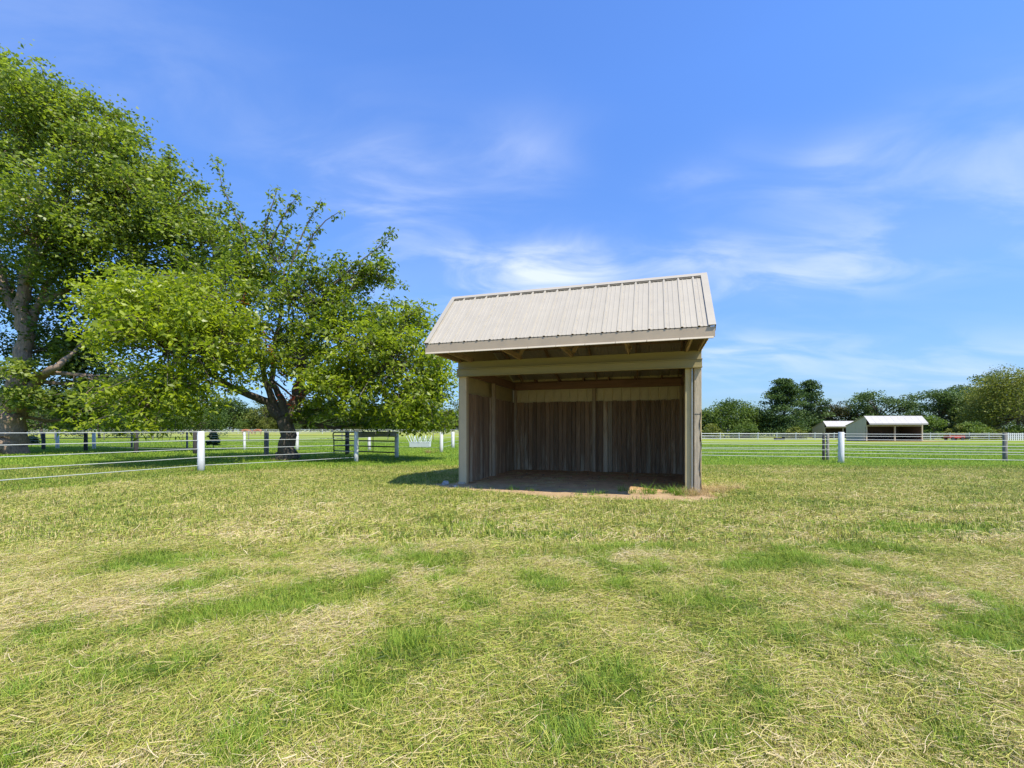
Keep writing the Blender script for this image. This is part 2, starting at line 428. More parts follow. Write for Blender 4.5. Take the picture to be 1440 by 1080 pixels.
def dirt_mat():
    m, nt, b, L = mat_new('bare_soil')
    tc = N(nt, 'ShaderNodeTexCoord')
    n1 = N(nt, 'ShaderNodeTexNoise', i_Scale=3.0, i_Detail=10.0, i_Roughness=.7); L(tc.outputs['Object'], n1.inputs['Vector'])
    at = N(nt, 'ShaderNodeAttribute', attribute_name='rim')
    r = ramp(nt, [(.3, (.36, .21, .10)), (.55, (.56, .34, .17)), (.75, (.68, .46, .26))]); L(n1.outputs[0], r.inputs[0])  # soil under the roof, fill light put into its paler colour
    r2 = ramp(nt, [(.3, (.32, .21, .11)), (.6, (.44, .31, .17)), (.8, (.52, .39, .23))]); L(n1.outputs[0], r2.inputs[0])  # sunlit front rim of the same soil, kept less pale
    mx = N(nt, 'ShaderNodeMix', data_type='RGBA'); L(at.outputs['Fac'], mx.inputs[0]); L(r.outputs[0], mx.inputs[6]); L(r2.outputs[0], mx.inputs[7])
    L(mx.outputs[2], b.inputs['Base Color']); b.inputs['Roughness'].default_value = .95; b.inputs['Specular IOR Level'].default_value = .15
    n3 = N(nt, 'ShaderNodeTexNoise', i_Scale=18.0, i_Detail=6.0, i_Roughness=.7); L(tc.outputs['Object'], n3.inputs['Vector'])
    bp = N(nt, 'ShaderNodeBump', i_Strength=.8, i_Distance=.05); L(n3.outputs[0], bp.inputs['Height']); L(bp.outputs[0], b.inputs['Normal'])
    return m


# ------------------------------------------------------------------ ground
SX, SY, TH = -1.38, 11.95, .303            # shelter front-left corner and turn
ca, sa = math.cos(TH), math.sin(TH)


def to_shed(x, y):
    dx = x - SX; dy = y - SY
    return dx * ca - dy * sa, dx * sa + dy * ca      # a (along front), b (depth)


def from_shed(a, b):
    return SX + a * ca + b * sa, SY - a * sa + b * ca


TUFTS = [(440, 845, .9, .28, 21), (400, 862, .6, .25, 21), (490, 828, .7, .25, 21), (575, 915, .35, .22, 0), (135, 960, .26, .2, 0), (60, 905, .25, .15, 0), (805, 1030, .26, .2, 0),
         (865, 985, .2, .12, 0), (757, 822, .3, .3, 0), (570, 795, .7, .4, 0), (660, 855, .25, .2, 0), (1410, 885, .5, .35, 0), (1440, 925, .4, .25, 0), (1255, 905, .3, .2, 0),
         (425, 995, .25, .2, 0), (1270, 938, .25, .15, 0), (1110, 795, .8, .3, 0), (900, 775, .9, .3, 0), (730, 755, 1.1, .4, 0), (1010, 850, .5, .3, 0), (330, 1075, .2, .15, 0),
         (240, 790, .7, .3, 0), (180, 800, .5, .3, 0), (690, 740, 1.0, .4, 0), (840, 700, 1.8, .25, 0), (1340, 1040, .3, .2, 0), (1190, 775, .9, .3, 0), (1330, 745, 1.5, .5, 0), (960, 1045, .3, .12, 0)]


def greenness(x, y):
    """1 = fresh green, 0 = cut dry hay"""
    n = fbm(x * .55 + 3, y * .9 + 8, 4)
    n2 = fbm(x * 2.1 + 31, y * 2.6 + 5, 3)
    nf = fbm(x * 5.3 + 3, y * 5.3 + 1, 3)
    g = sm(.53, .70, .40 * n + .35 * n2 + .25 * nf) * .50
    g = np.maximum(g, .95 * sm(.69, .74, fbm(x * 3.1 + 40, y * 3.4 + 12, 2)))
    g = g + .07 + .27 * sm(3.5, 11, y)
    for (px, py, rx, ry, rot) in TUFTS:
        cx, cy = on_ground(px, py)
        c, s = math.cos(math.radians(rot)), math.sin(math.radians(rot))
        u = (x - cx) * c + (y - cy) * s; v = -(x - cx) * s + (y - cy) * c
        g = np.maximum(g, sm(.42, .62, np.exp(-((u / (rx * 1.1)) ** 2 + (v / (ry * 1.1)) ** 2)) + (nf - .5) * 1.5))
    # fresh growth along the fence lines and in the paddocks beyond
    lf = sm(0, 1.6, ((x + 12.9) * -.939 + (y - 9.2) * .344) + 2.3 + 1.4 * (n - .5))
    side = (x < -1.5)
    lf2 = sm(16.0, 19.0, y + 2 * (n - .5)) * sm(-1, -3, x)
    rf = sm(16.0, 18.2, y + .28 * (x - 14) + 1.5 * (n - .5)) * sm(3, 5, x)
    near_left = sm(15.5, 13.0, y - .55 * (-x) + 5) * 0
    g = np.maximum(g, .95 * np.maximum(np.maximum(lf * side, lf2), rf))
    g = np.maximum(g, .85 * sm(19, 24, y))
    # mown strip beside the shelter
    g = np.maximum(g, .6 * np.exp(-(((x + 3.4) / 1.8) ** 2 + ((y - 13.2) / 2.2) ** 2)))
    return np.clip(g, 0, 1)


def soil(x, y):
    """bare soil inside and just before the shelter: 1 inside"""
    a, b = to_shed(x, y)
    n = (fbm(x * 2.0 + 7, y * 2.0 + 3, 3) - .5) * .7
    front = -1.05 - .65 * np.exp(-((a - 3.3) / 1.9) ** 2) + n
    f = sm(-.10, .10, b - front) * sm(-.45, -.15, a + n * .5) * sm(6.35, 6.05, a + n * .3) * sm(5.6, 5.1, b)
    f2 = np.exp(-(((a + .35) / .7) ** 2 + ((b + .35) / .5) ** 2)) > .5
    return np.clip(np.maximum(f, f2 * (b < 3)), 0, 1)


def make_ground():
    v = np.linspace(0, 1, 420)
    ys = np.concatenate([np.linspace(-40, 0, 24)[:-1], .0 + 1200 * (np.exp(v * 7.0) - 1) / (math.exp(7.0) - 1)])
    u = np.linspace(-1, 1, 321)
    xs = 1000 * np.sinh(u * 7.2) / math.sinh(7.2)
    X, Y = np.meshgrid(xs, ys)
    Z = ground_z(X, Y) + micro(X, Y) * (1 - soil(X, Y)) - .015 * soil(X, Y)
    V = np.stack([X.ravel(), Y.ravel(), Z.ravel()], 1)
    ny, nx = X.shape
    i = np.arange(nx - 1)[None, :] + np.arange(ny - 1)[:, None] * nx
    Fc = np.stack([i, i + 1, i + nx + 1, i + nx], -1).reshape(-1, 4)
    dry = 1 - greenness(X.ravel(), Y.ravel())
    far = sm(40, 120, Y.ravel()); dry = dry * (1 - far) + far * (.30 + .25 * (fbm(X.ravel() * .02, Y.ravel() * .05, 3)))
    me = np_mesh('ground', V, Fc, ground_mat(), {'dry': dry * .95}, True)
    o = link('ground', me); tag(o, kind='structure')
    # soil floor
    xs = np.linspace(-3.2, 6.9, 170); ys = np.linspace(-1.9, 5.0, 120)
    A, B = np.meshgrid(xs, ys); Xw, Yw = from_shed(A, B)
    s = soil(Xw, Yw)
    Zw = ground_z(Xw, Yw) + .012 + .03 * (fbm(Xw * 2.3, Yw * 2.3, 4) - .5) - (1 - sm(.1, .6, s)) * .10
    V = np.stack([Xw.ravel(), Yw.ravel(), Zw.ravel()], 1)
    ny, nx = A.shape
    i = np.arange(nx - 1)[None, :] + np.arange(ny - 1)[:, None] * nx
    Fc = np.stack([i, i + 1, i + nx + 1, i + nx], -1).reshape(-1, 4)
    keep = (s.ravel()[Fc] > .02).any(1)
    Fc = Fc[keep]
    rim = sm(.35, -.25, B + .4 * (fbm(Xw * 3, Yw * 3, 2) - .5)).ravel()
    o = link('soil_floor', np_mesh('soil_floor', V, Fc, dirt_mat(), {'rim': rim}, True)); tag(o, kind='structure')


make_ground()


# ------------------------------------------------------------------ shelter
W, D = 5.9, 4.8
RZ_, RB, EZ, EB = 4.90, -.2, 3.43, -1.70       # ridge height / offset, eave height / offset
BZ = 3.22                                      # rear wall plate height of the roof
ROOFX0, ROOFX1 = -.10, 6.0
shed = empty('horse_shelter', (SX, SY, 0), -TH)
tag(shed, 'beige metal roofed open fronted run-in shelter in the middle of the paddock', 'shelter')


def rib_panel(w, length, th=.004, h=.020, minor=(.35, .65), mr=.006):
    """profile across x, extruded along -y .. returns MB with panel from y=0 to y=length, z normal"""
    top = []
    def rib(c, wd, h):
        top.extend([(c - wd / 2, 0), (c - wd / 3.4, h), (c + wd / 3.4, h), (c + wd / 2, 0)])
    top.append((0, 0))
    rib(.04, .055, h)
    for k in minor: rib(w * k + .02, .03, mr)
    top.append((w, 0))
    prof = top + [(x, z - th) for x, z in reversed(top)]
    mb = MB(); n = len(prof); m = len(top)
    vs = [(x, 0, z) for x, z in prof] + [(x, length, z) for x, z in prof]
    fs = [(i, (i + 1) % n, n + (i + 1) % n, n + i) for i in range(n)]
    for e in (0, n):
        for i in range(m - 1):
            q = (e + i, e + i + 1, e + n - 2 - i, e + n - 1 - i)
            fs.append(q if e else q[::-1])
    mb.add(vs, fs); return mb


# front roof slope, panels running from the eave up to the ridge
npan = 20; pw = (ROOFX1 - ROOFX0) / npan
sl_len = math.hypot(RB - EB, RZ_ - EZ); sl_ang = math.atan2(RZ_ - EZ, RB - EB)
fp = rib_panel(pw, sl_len - .02).mesh('roof_panel', M['roof'])
for i in range(npan):
    link('roof_panel', fp, shed, (ROOFX0 + i * pw, EB, EZ), (sl_ang, 0, 0))
bk_len = math.hypot(D + .15 - RB, RZ_ - BZ); bk_ang = math.atan2(BZ - RZ_, D + .15 - RB)
bp_ = rib_panel(pw, bk_len).mesh('rear_roof_panel', M['roof'])
for i in range(npan):
    link('roof_panel', bp_, shed, (ROOFX0 + i * pw, RB, RZ_), (bk_ang, 0, 0))

# dark foam closures seen as dashes under the ridge cap
sc_ = math.cos(sl_ang); ss_ = math.sin(sl_ang)
def onslope(x, t, h):      # point on the front slope: t metres up from the eave, h above it
    return (x, EB + t * sc_ - h * ss_, EZ + t * ss_ + h * sc_)
M['closure'] = simple('foam_closure', (.10, .085, .06), .9, .1, 5, 0)
mb = MB()
for i in range(npan):
    x0 = ROOFX0 + i * pw + .075; x1 = ROOFX0 + (i + 1) * pw + .005
    a = onslope(x0, sl_len - .135, .001); b = onslope(x1, sl_len - .135, .001)
    mb.bar(onslope(x0, sl_len - .125, .010), onslope(x1, sl_len - .125, .010), .05, .018, up=(0, -ss_, sc_))
mb.build('ridge_closure', M['closure'], shed)
# ridge cap
mb = MB()
t0 = sl_len - .09
for s in (0,):
    mb.prism([(0, 0), (1, 0), (1, 1), (0, 1)], lambda u, v, e: onslope(ROOFX0 - .03 + e * (ROOFX1 - ROOFX0 + .06), t0 + u * (.115), .024 + v * .006))
mb2 = MB()
def onback(x, t, h):
    return (x, RB + t * math.cos(bk_ang) - h * math.sin(bk_ang), RZ_ + t * math.sin(bk_ang) + h * math.cos(bk_ang))
mb.prism([(0, 0), (1, 0), (1, 1), (0, 1)], lambda u, v, e: onback(ROOFX0 - .03 + e * (ROOFX1 - ROOFX0 + .06), .002 + u * .15, .024 + v * .006))
mb.build('ridge_cap', M['roof'], shed)
# rake trims over the gable edges
for x0, x1, dv in ((ROOFX0 - .035, ROOFX0 + .075, -1), (ROOFX1 - .10, ROOFX1 + .035, 1)):
    mb = MB()
    mb.prism([(0, 0), (1, 0), (1, 1), (0, 1)], lambda u, v, e: onslope(x0 + e * (x1 - x0), -.01 + u * (sl_len - .06), .026 + v * .006))
    mb.prism([(0, 0), (1, 0), (1, 1), (0, 1)], lambda u, v, e: onback(x0 + e * (x1 - x0), .13 + u * (bk_len - .15), .027 + v * .006))
    xo = x0 if dv < 0 else x1 - .006
    mb.prism([(0, 0), (1, 0), (1, 1), (0, 1)], lambda u, v, e: onslope(xo + e * .006, -.01 + u * (sl_len), -.11 + v * .134))
    mb.prism([(0, 0), (1, 0), (1, 1), (0, 1)], lambda u, v, e: onback(xo + e * .006, .02 + u * (bk_len - .02), -.11 + v * .134))
    mb.build('rake_trim', M['roof'], shed)
# screws on the panels' ribs
mb = MB()
for i in range(npan):
    for t in (.12, .55, 1.05, 1.6, 1.9):
        c = Vector(onslope(ROOFX0 + i * pw + .085, t, .001)); r = .005
        mb.box(c.x - r, c.y - r, c.z - .002, c.x + r, c.y + r, c.z + r)
tag(mb.build('roof_screw', M['galv'], shed), kind='stuff')
# front fascia, with bright drip lip
FZ0 = EZ - .235
mb = MB().box(ROOFX0 - .02, EB + .006, FZ0 + .030, ROOFX1 + .02, EB + .036, EZ - .012)
M['fascia'] = simple('fascia_metal', (.42, .325, .215), .5, .07, 3, .03, dirt=((.30, .25, .18), .3))
mb.build('fascia', M['fascia'], shed)
mb = MB()
for i in range(10):          # lower flange, lapped pieces tipped outward to catch the sun
    xa = ROOFX0 + i * .61; xb = xa + .60
    mb.add([(xa, EB - .045, FZ0 - .004), (xb, EB - .045, FZ0 - .004), (xb, EB + .004, FZ0 + .036), (xa, EB + .004, FZ0 + .036),
            (xa, EB - .030, FZ0 - .012), (xb, EB - .030, FZ0 - .012), (xb, EB + .034, FZ0 + .028), (xa, EB + .034, FZ0 + .028)],
           [(0, 1, 2, 3), (4, 7, 6, 5), (0, 4, 5, 1), (1, 5, 6, 2), (2, 6, 7, 3), (3, 7, 4, 0)])
mb.build('fascia_lip', M['roof'], shed)
# timber behind the fascia, lookouts, braces, rafters
MB().box(ROOFX0 + .03, EB + .04, FZ0 + .03, ROOFX1 - .03, EB + .08, EZ - .09).build('sub_fascia', M['timber'], shed)
AX = (.35, 1.68, 3.0, 4.35, 5.62)
for ax in AX:
    MB().bar((ax, EB + .085, FZ0 + .085), (ax, .09, FZ0 + .085), .04, .12).build('lookout', M['timber'], shed)
    MB().prism([(0, 0), (1, 0), (1, 1), (0, 1)], lambda u, v, e: onslope(ax + .042 + e * .038, .12 + u * (sl_len - .2), -.19 + v * .14)).build('rafter', M['timber'], shed)
    MB().prism([(0, 0), (1, 0), (1, 1), (0, 1)], lambda u, v, e: onback(ax + .042 + e * .038, .05 + u * (bk_len - .35), -.19 + v * .14)).build('rafter', M['timber'], shed)
for t in (.35, .95, 1.55):
    MB().prism([(0, 0), (1, 0), (1, 1), (0, 1)], lambda u, v, e: onslope(ROOFX0 + .04 + e * (ROOFX1 - ROOFX0 - .08), t + u * .09, -.046 + v * .038)).build('purlin', M['timber'], shed)
for t in (.5, 1.3, 2.1, 2.9, 3.7, 4.6):
    MB().prism([(0, 0), (1, 0), (1, 1), (0, 1)], lambda u, v, e: onback(ROOFX0 + .04 + e * (ROOFX1 - ROOFX0 - .08), t + u * .09, -.046 + v * .038)).build('purlin', M['timber'], shed)
for (a0, a1) in ((1.75, 2.35), (3.08, 3.6), (4.40, 3.9)):
    MB().bar((a0, -.35, 3.30), (a1, -.1, 4.3), .04, .09).build('brace', M['timber'], shed)


# gable ends: metal siding over the side walls, and the closed ends of the overhang
def roofz(b):
    return EZ + (b - EB) * (RZ_ - EZ) / (RB - EB) if b < RB else RZ_ + (b - RB) * (BZ - RZ_) / (D + .15 - RB)


def gable(x, inner):
    """upper gable above 3.2 m, pieces with vertical ribs"""
    b = EB + .09
    mbs = []
    while b < D - .01:
        b1 = min(b + .305, D)
        z0 = FZ0 + .03 if b < -.02 else -.06
        if b < 0 < b1: b1 = 0.0
        mb = MB()
        pts = [b, b1]
        if b < RB < b1: pts = [b, RB, b1]
        o = .014
        prof = [(q, z0) for q in (b + .0015, b1 - .0015)] + [(q, roofz(q) - .028) for q in reversed(pts)]
        mb.prism(prof, lambda u, v, e: (x + e * .006 * inner, u, v))
        mb.box(min(x, x - .016 * inner), b + .006, z0, max(x, x - .016 * inner), b + .035, min(roofz(b + .006), roofz(b + .035)) - .03)
        mb.build('siding_panel', M['siding'], shed)
        b = b1
gable(-.028, 1); gable(W + .028, -1)
for x in (.006, W - .045):
    MB().box(x, EB + .09, FZ0 + .03, x + .038, -.03, FZ0 + .15).build('overhang_girt', M['timber'], shed)

# back wall siding, panels with ribs facing in
bw = rib_panel(.3, 3.36, minor=(), h=-.036).mesh('back_siding', M['siding_in'])
for i in range(20):
    link('siding_panel', bw, shed, (-.05 + i * .3, D + .0, -.06), (math.radians(90), 0, 0))
# side walls: girt-mounted siding seen from inside is the gable siding; back girts and plate
PZ0, PZ1 = 2.89, 3.13
MB().box(.05, D - .20, PZ0, W - .05, D - .06, PZ1).build('back_beam', M['beam'], shed)
MB().box(.02, D - .058, PZ1 - .05, W - .02, D - .03, BZ - .03).build('shade_board', M['beam'], shed)  # added dark board closing the gap, standing in for shade above the beam
for i, ax in enumerate((.9, 1.75, 2.6, 3.45, 4.3, 5.15)):
    MB().box(ax, D - .45, PZ1 + .002, ax + .05, D - .07, PZ1 + .10).build('rafter_end', M['beam'], shed)
for x in (.04, W - .14):
    MB().box(x, .16, PZ0 + .02, x + .10, D - .22, PZ1 + .02).build('side_beam', M['beam'], shed)

# kick boards
def planks(n, total, fn, rot):
    w = total / n
    for i in range(n):
        h = 2.40 + RNG.uniform(-.012, .012) ; t = .035 + RNG.uniform(-.004, .006)
        g = .014
        k = i % 4
        mb = MB()
        mb.box(g / 2, 0, -.03, w - g / 2, t, .045 + h)
        loc = fn(i * w)
        o = mb.build('plank', M['plank'], shed, bevel=.004); o.location = loc; o.rotation_euler = (0, 0, rot)
planks(36, W - .26, lambda s: (.13 + s, D - .10, 0), 0)
planks(29, D - .34, lambda s: (.085, .20 + s, 0), math.radians(90))
planks(29, D - .34, lambda s: (W - .05, .20 + s, 0), math.radians(90))

# posts
def post(x, y, w, d, z1, m='trim', name='post'):
    return MB().box(x, y, -.1, x + w, y + d, z1).build(name, M[m], shed, bevel=.006)
post(-.012, -.02, .20, .16, 2.86, 'trim')                      # front left
post(.09, 2.20, .10, .12, 2.90, 'inner_post')                        # mid left wall
post(W - .19, 2.20, .10, .12, 2.90, 'inner_post')
post(W * .5 - .045, D - .20, .11, .095, 2.885, 'inner_post')           # mid back wall
post(.09, D - .215, .085, .11, 2.885, 'inner_post')
post(W - .175, D - .215, .085, .11, 2.885, 'inner_post')
# front right: inner post, pale channel and a chewed weathered plank
post(W - .30, .03, .13, .15, 2.86, 'siding')
MB().box(W - .168, -.035, -.05, W - .150, .10, 2.86).build('channel', M['galv'], shed)
MB().box(W - .124, -.03, -.05, W - .112, .06, 2.86).build('channel', M['trim'], shed)
mb = MB(); rows = 46; vs = []; fs = []
for i in range(rows + 1):
    z = -.08 + (3.18 + .08) * i / rows
    e = .012 * math.sin(z * 9) + .010 * math.sin(z * 23 + 1)
    if z < 1.75: e += -.015 - .012 * math.sin(z * 5.1) + RNG.uniform(-.004, .004)
    else: e = 0
    x1 = W + .03 + e
    for q in ((W - .108, -.045), (x1, -.045), (x1, .0), (W - .108, .0)): vs.append((q[0], q[1], z))
for i in range(rows):
    for k in range(4):
        fs.append((i * 4 + k, i * 4 + (k + 1) % 4, (i + 1) * 4 + (k + 1) % 4, (i + 1) * 4 + k))
fs += [(3, 2, 1, 0), (rows * 4, rows * 4 + 1, rows * 4 + 2, rows * 4 + 3)]
mb.add(vs, fs); tag(mb.build('corner_board', M['post_w'], shed), 'weathered grey corner board with a chewed wavy edge')
# split edge strip along the chewed board
pts = []
for i in range(24):
    z = .05 + 1.8 * i / 23
    pts.append((W + .018 + .014 * math.sin(z * 7) + .006 * math.sin(z * 19), -.052, z))
MB().tube(pts, [.006 + .003 * math.sin(i) for i in range(24)], 5).build('split_edge', M['dark_post'], shed)
MB().box(W - .10, -.050, 1.80, W + .034, -.0455, 1.812).build('board_joint', M['dark_post'], shed)
# header: recessed upper board and a lower boxed board with a projecting lip
MB().box(-.035, -.06, 3.055, W + .035, -.01, 3.245).build('header_board', M['header'], shed, bevel=.004)
MB().box(-.045, -.115, 2.872, W + .045, -.012, 3.030).build('header_board', M['header'], shed, bevel=.004)
MB().box(-.05, -.135, 3.032, W + .05, -.01, 3.052).build('header_lip', M['header'], shed)
MB().box(-.05, -.132, 2.852, W + .05, -.01, 2.870).build('header_lip', M['header'], shed)
# corner block under the post and old brackets
MB().box(-.03, -.07, -.05, .16, .12, .07).build('post_base', M['post_w'], shed, bevel=.01)


# ------------------------------------------------------------------ fences
def fence(name, label, posts, wires, height=1.37, r=.1, mats=('white',), sag=.015, wire_r=.012, wire_off=0, group=None, square=False, ext=None, tops=None):
    """posts: list of (x, y) or (x, y, height, material); wires: heights"""
    x0, y0 = posts[0][:2]
    root = empty(name, (x0, y0, float(ground_z(x0, y0))))
    tag(root, label, 'fence', group)
    base = Vector(root.location)
    P3 = []
    for i, p in enumerate(posts):
        x, y = p[:2]; h = p[2] if len(p) > 2 and p[2] else height; m = p[3] if len(p) > 3 else mats[i % len(mats)]
        z = float(ground_z(x, y)); P3.append((x, y, z))
        if m is None: continue
        rr = p[4] if len(p) > 4 else r
        lean = (RNG.uniform(-.015, .015), RNG.uniform(-.015, .015))
        mb = MB()
        mb.tube([(0, 0, -.3), (lean[0] * .3, 0, h * .3), (lean[0], lean[1], h - .012), (lean[0], lean[1], h)], [rr * 1.03, rr, rr * .97, rr * .88], 4 if square else 12, .05)
        o = mb.build('post', M[m], root, smooth=not square); o.location = Vector((x, y, z)) - base
        if square: o.rotation_euler = (0, 0, .78 + RNG.uniform(-.1, .1))
    line = P3[:]
    if ext: line = ([ext[0] + (float(ground_z(*ext[0])),)] if ext[0] else []) + line + ([ext[1] + (float(ground_z(*ext[1])),)] if ext[1] else [])
    for h in wires:
        pts = []
        for i in range(len(line) - 1):
            a = Vector(line[i]); b = Vector(line[i + 1]); d = (b - a); nrm = Vector((d.y, -d.x, 0)).normalized() * wire_off
            for k in range(6):
                t = k / 6
                pts.append(a.lerp(b, t) + nrm + Vector((0, 0, h - sag * 4 * t * (1 - t))) - base)
        pts.append(Vector(line[-1]) + nrm + Vector((0, 0, h)) - base)
        MB().tube(pts, wire_r, 6).build('wire', M['tape'], root)
    return root


# nearest left fence, heading away from the camera then turning to the gateway
A1 = (-10.72, 15.5); A2 = (-6.97, 20.1); A3 = (-6.03, 23.5)
fence('wire_fence', 'white wire fence with thick white posts passing in front of the forked cherry trunk',
      [(-13.9, 7.4), A1 + (1.40, 'white', .112), A2 + (1.36, 'white', .095)], (1.385, 1.09, .80, .50, .23), wire_off=.0, wire_r=.011)
# short return with a weathered top board to the gate post
ret = empty('fence_return', A2 + (0,)); tag(ret, 'short fence return with weathered grey top board beside the dark gate', 'fence')
MB().tube([(A3[0] - A2[0], A3[1] - A2[1], -.3), (A3[0] - A2[0], A3[1] - A2[1], 1.38)], [.105, .10], 12, .05).build('post', M['white'], ret, smooth=True)
MB().bar((.02, .1, 1.22), (A3[0] - A2[0], A3[1] - A2[1] - .1, 1.24), .05, .22).build('top_board', M['grey_post'], ret)
# dark posts behind
fence('wire_fence', 'low wire fence with dark weathered posts running behind the two big trees on the left',
      [(-44, 38, 0, 'dark_post'), (-34.4, 33, 1.32, 'dark_post'), (-29.4, 31, 1.32, 'dark_post'), (-23.0, 27.5, 1.42, 'dark_post', .12), (-18.9, 26.8, 1.40, 'dark_post'),
       (-14.1, 25.8, 1.40, 'grey_post', .13), (-9.75, 26.6, 1.40, 'dark_post', .12)], (1.15, .85, .35), r=.11, wire_r=.008)
fence('wire_fence', 'wire fence with slim white posts crossing the pasture beyond the dark posted fence',
      [(-52, 44, 0), (-38.5, 35.6), (-35.4, 35.0), (-31.9, 34.3), (-28.6, 33.8, 1.3, 'grey_post', .07), (-24.0, 33.2, 1.3, 'grey_post', .07), (-19.4, 32.6, 0, 'white', .09), (-15.4, 32.2), (-10.1, 31.8),
       (-4.5, 28.6), (-4.65, 35.3, 0, 'white', .13), (-4.0, 42, 0, 'white')], (1.2, .92, .62, .34), height=1.30, r=.11, wire_r=.008)
fence('wire_fence', 'faint thin grey posted fence far out in the left pasture',
      [(-70 + 6.5 * k, 62 + .4 * k, 0, 'grey_post', .06) for k in range(11)], (1.25, .85, .45), height=1.3, wire_r=.012)
fence('rail_fence', 'long pale rail fence far out before the left tree line',
      [(-150 + 8 * k, 128, 0, 'vinyl', .07) for k in range(19)], (1.3, .9, .5), height=1.35, wire_r=.04, square=True)
# right side
fence('wire_fence', 'white wire fence with one thick bright white post right of the shelter',
      [(7.7, 21.2, 1.37), (14.35, 19.6, 1.38, 'white', .115), (20.9, 16.9, 1.37)], (1.30, 1.06, .83, .60, .30), wire_r=.012, ext=(None, (30, 13)))
fence('wire_fence', 'wire fence with dark grey posts just behind the bright white post on the right',
      [(7.9, 22.9, 0, 'grey_post'), (15.25, 22.0, 1.33, 'dark_post', .06), (15.52, 22.1, 1.30, 'grey_post', .07), (22.6, 20.6, 1.36, 'grey_post', .085), (31, 18.5, 0, 'dark_post')],
      (1.19, .88, .60, .36), wire_r=.010)
fence('rail_fence', 'long white rail fence with short posts across the far side of the right pasture',
      [(38 + 4.1 * k, 100 - .15 * k, 0, 'vinyl', .09) for k in range(32)], (1.40, .80, .35), height=1.62, wire_r=.055, square=True, sag=0)
# white picket panel run, far right
pk = empty('picket_fence', (104, 95, float(ground_z(104, 95)))); tag(pk, 'close-boarded white picket fence at the far right edge below the trees', 'fence')
for i in range(34):
    MB().box(i * .42, 0, -.1, i * .42 + .2, .03, 1.5).build('picket', M['vinyl'], pk)
MB().box(-.2, .032, .4, 14.3, .07, .5).build('rail', M['vinyl'], pk); MB().box(-.2, .032, 1.2, 14.3, .07, 1.3).build('rail', M['vinyl'], pk)


# ------------------------------------------------------------------ gate
gx, gy = -6.16, 23.75
gl = math.hypot(-10.35 - gx, 26.0 - gy); ga = math.atan2(26.0 - gy, -10.35 - gx)
gate = empty('tube_gate', (gx, gy, 0), ga); tag(gate, 'dark green tubular metal farm gate standing open behind the grey topped fence return', 'gate')
for i, z in enumerate((1.32, 1.12, .86, .56, .26)):
    x1 = gl - .10 if z < 1.3 else gl - .14
    MB().tube([(.03, 0, z), (x1, 0, z)], .034, 8).build('bar', M['gate'], gate, smooth=True)
MB().tube([(gl - .16, 0, 1.32), (gl - .05, 0, 1.30), (gl, 0, 1.22), (gl, 0, 1.1), (gl - .06, 0, .9), (gl - .07, 0, .6), (gl - .07, 0, .10)], .034, 8).build('end_upright', M['gate'], gate, smooth=True)
MB().tube([(.0, 0, .18), (.0, 0, 1.36)], .034, 8).build('hinge_upright', M['gate'], gate, smooth=True)
for x in (1.6, 1.66):
    MB().box(x, -.03, .2, x + .02, -.024, 1.34).build('brace', M['gate'], gate)


# ------------------------------------------------------------------ small things
def trough():
    x, y = G(591, 37)[:2]
    t = empty('hay_feeder', (x, y, float(ground_z(x, y)))); tag(t, 'low white hay feeder with flared open slats standing in the pasture behind the gate', 'feeder')
    mb = MB(); L_, Wd = .80, .4
    mb.prism([(-Wd * .8, .08), (Wd * .8, .08), (Wd, .48), (Wd - .03, .48), (Wd * .75, .12), (-Wd * .75, .12), (-Wd + .03, .48), (-Wd, .48)], lambda u, v, e: (-L_ + e * 2 * L_, u, v))
    mb.build('basin', M['galv_white'], t)
    for e in (-L_ - .02, L_):
        MB().prism([(-Wd * .8, .08), (Wd * .8, .08), (Wd, .48), (-Wd, .48)], lambda u, v, q: (e + q * .02, u, v)).build('end_panel', M['galv_white'], t)
    for s in (-1, 1):
        for k in range(9):
            a = -L_ + k * L_ / 4
            MB().bar((a, s * .4, .46), (a * 1.18 + (.12 if k % 2 else -.12), s * .56, 1.02 - .1 * (k % 3 == 1)), .03, .03).build('slat', M['galv_white'], t)
    for a in (-.6, .6):
        MB().box(a - .03, -.3, 0, a + .03, .3, .085).build('leg', M['galv_white'], t)
trough()

# low red cart, with dark wheels, behind the far rail fence
def cart():
    x, y = 91.5, 93.0
    t = empty('farm_cart', (x, y, float(ground_z(x, y)))); tag(t, 'low red farm cart parked behind the far white rail fence on the right', 'cart')
    MB().box(-1.6, -.7, .45, 1.6, .7, .95).build('cart_bed', M['red'], t, bevel=.04)
    MB().box(1.62, -.6, .35, 2.8, .6, 1.0).build('tailboard', M['black'], t, bevel=.06)
    MB().bar((-1.6, 0, .5), (-2.6, 0, .4), .08, .08).build('drawbar', M['black'], t)
    for a in (-1.0, 1.0):
        for s in (-.75, .75):
            MB().tube([(a, s - .08, .35), (a, s + .08, .35)], .35, 14).build('wheel', M['black'], t)
cart()

# dark water trough by far fence at right
x, y = 57.3, 96; t = empty('water_trough', (x, y, float(ground_z(x, y)))); tag(t, 'small dark trough on the grass before the far white rail fence', 'trough')
MB().prism([(-.9, 0), (.9, 0), (1.05, .55), (.97, .55), (.85, .08), (-.85, .08), (-.97, .55), (-1.05, .55)], lambda u, v, e: (u, e * .7, v)).build('basin', M['black'], t)
MB().box(-.95, -.03, .0, .95, .0, .5).build('side_panel', M['black'], t)
MB().box(-.95, .70, .0, .95, .73, .5).build('side_panel', M['black'], t)

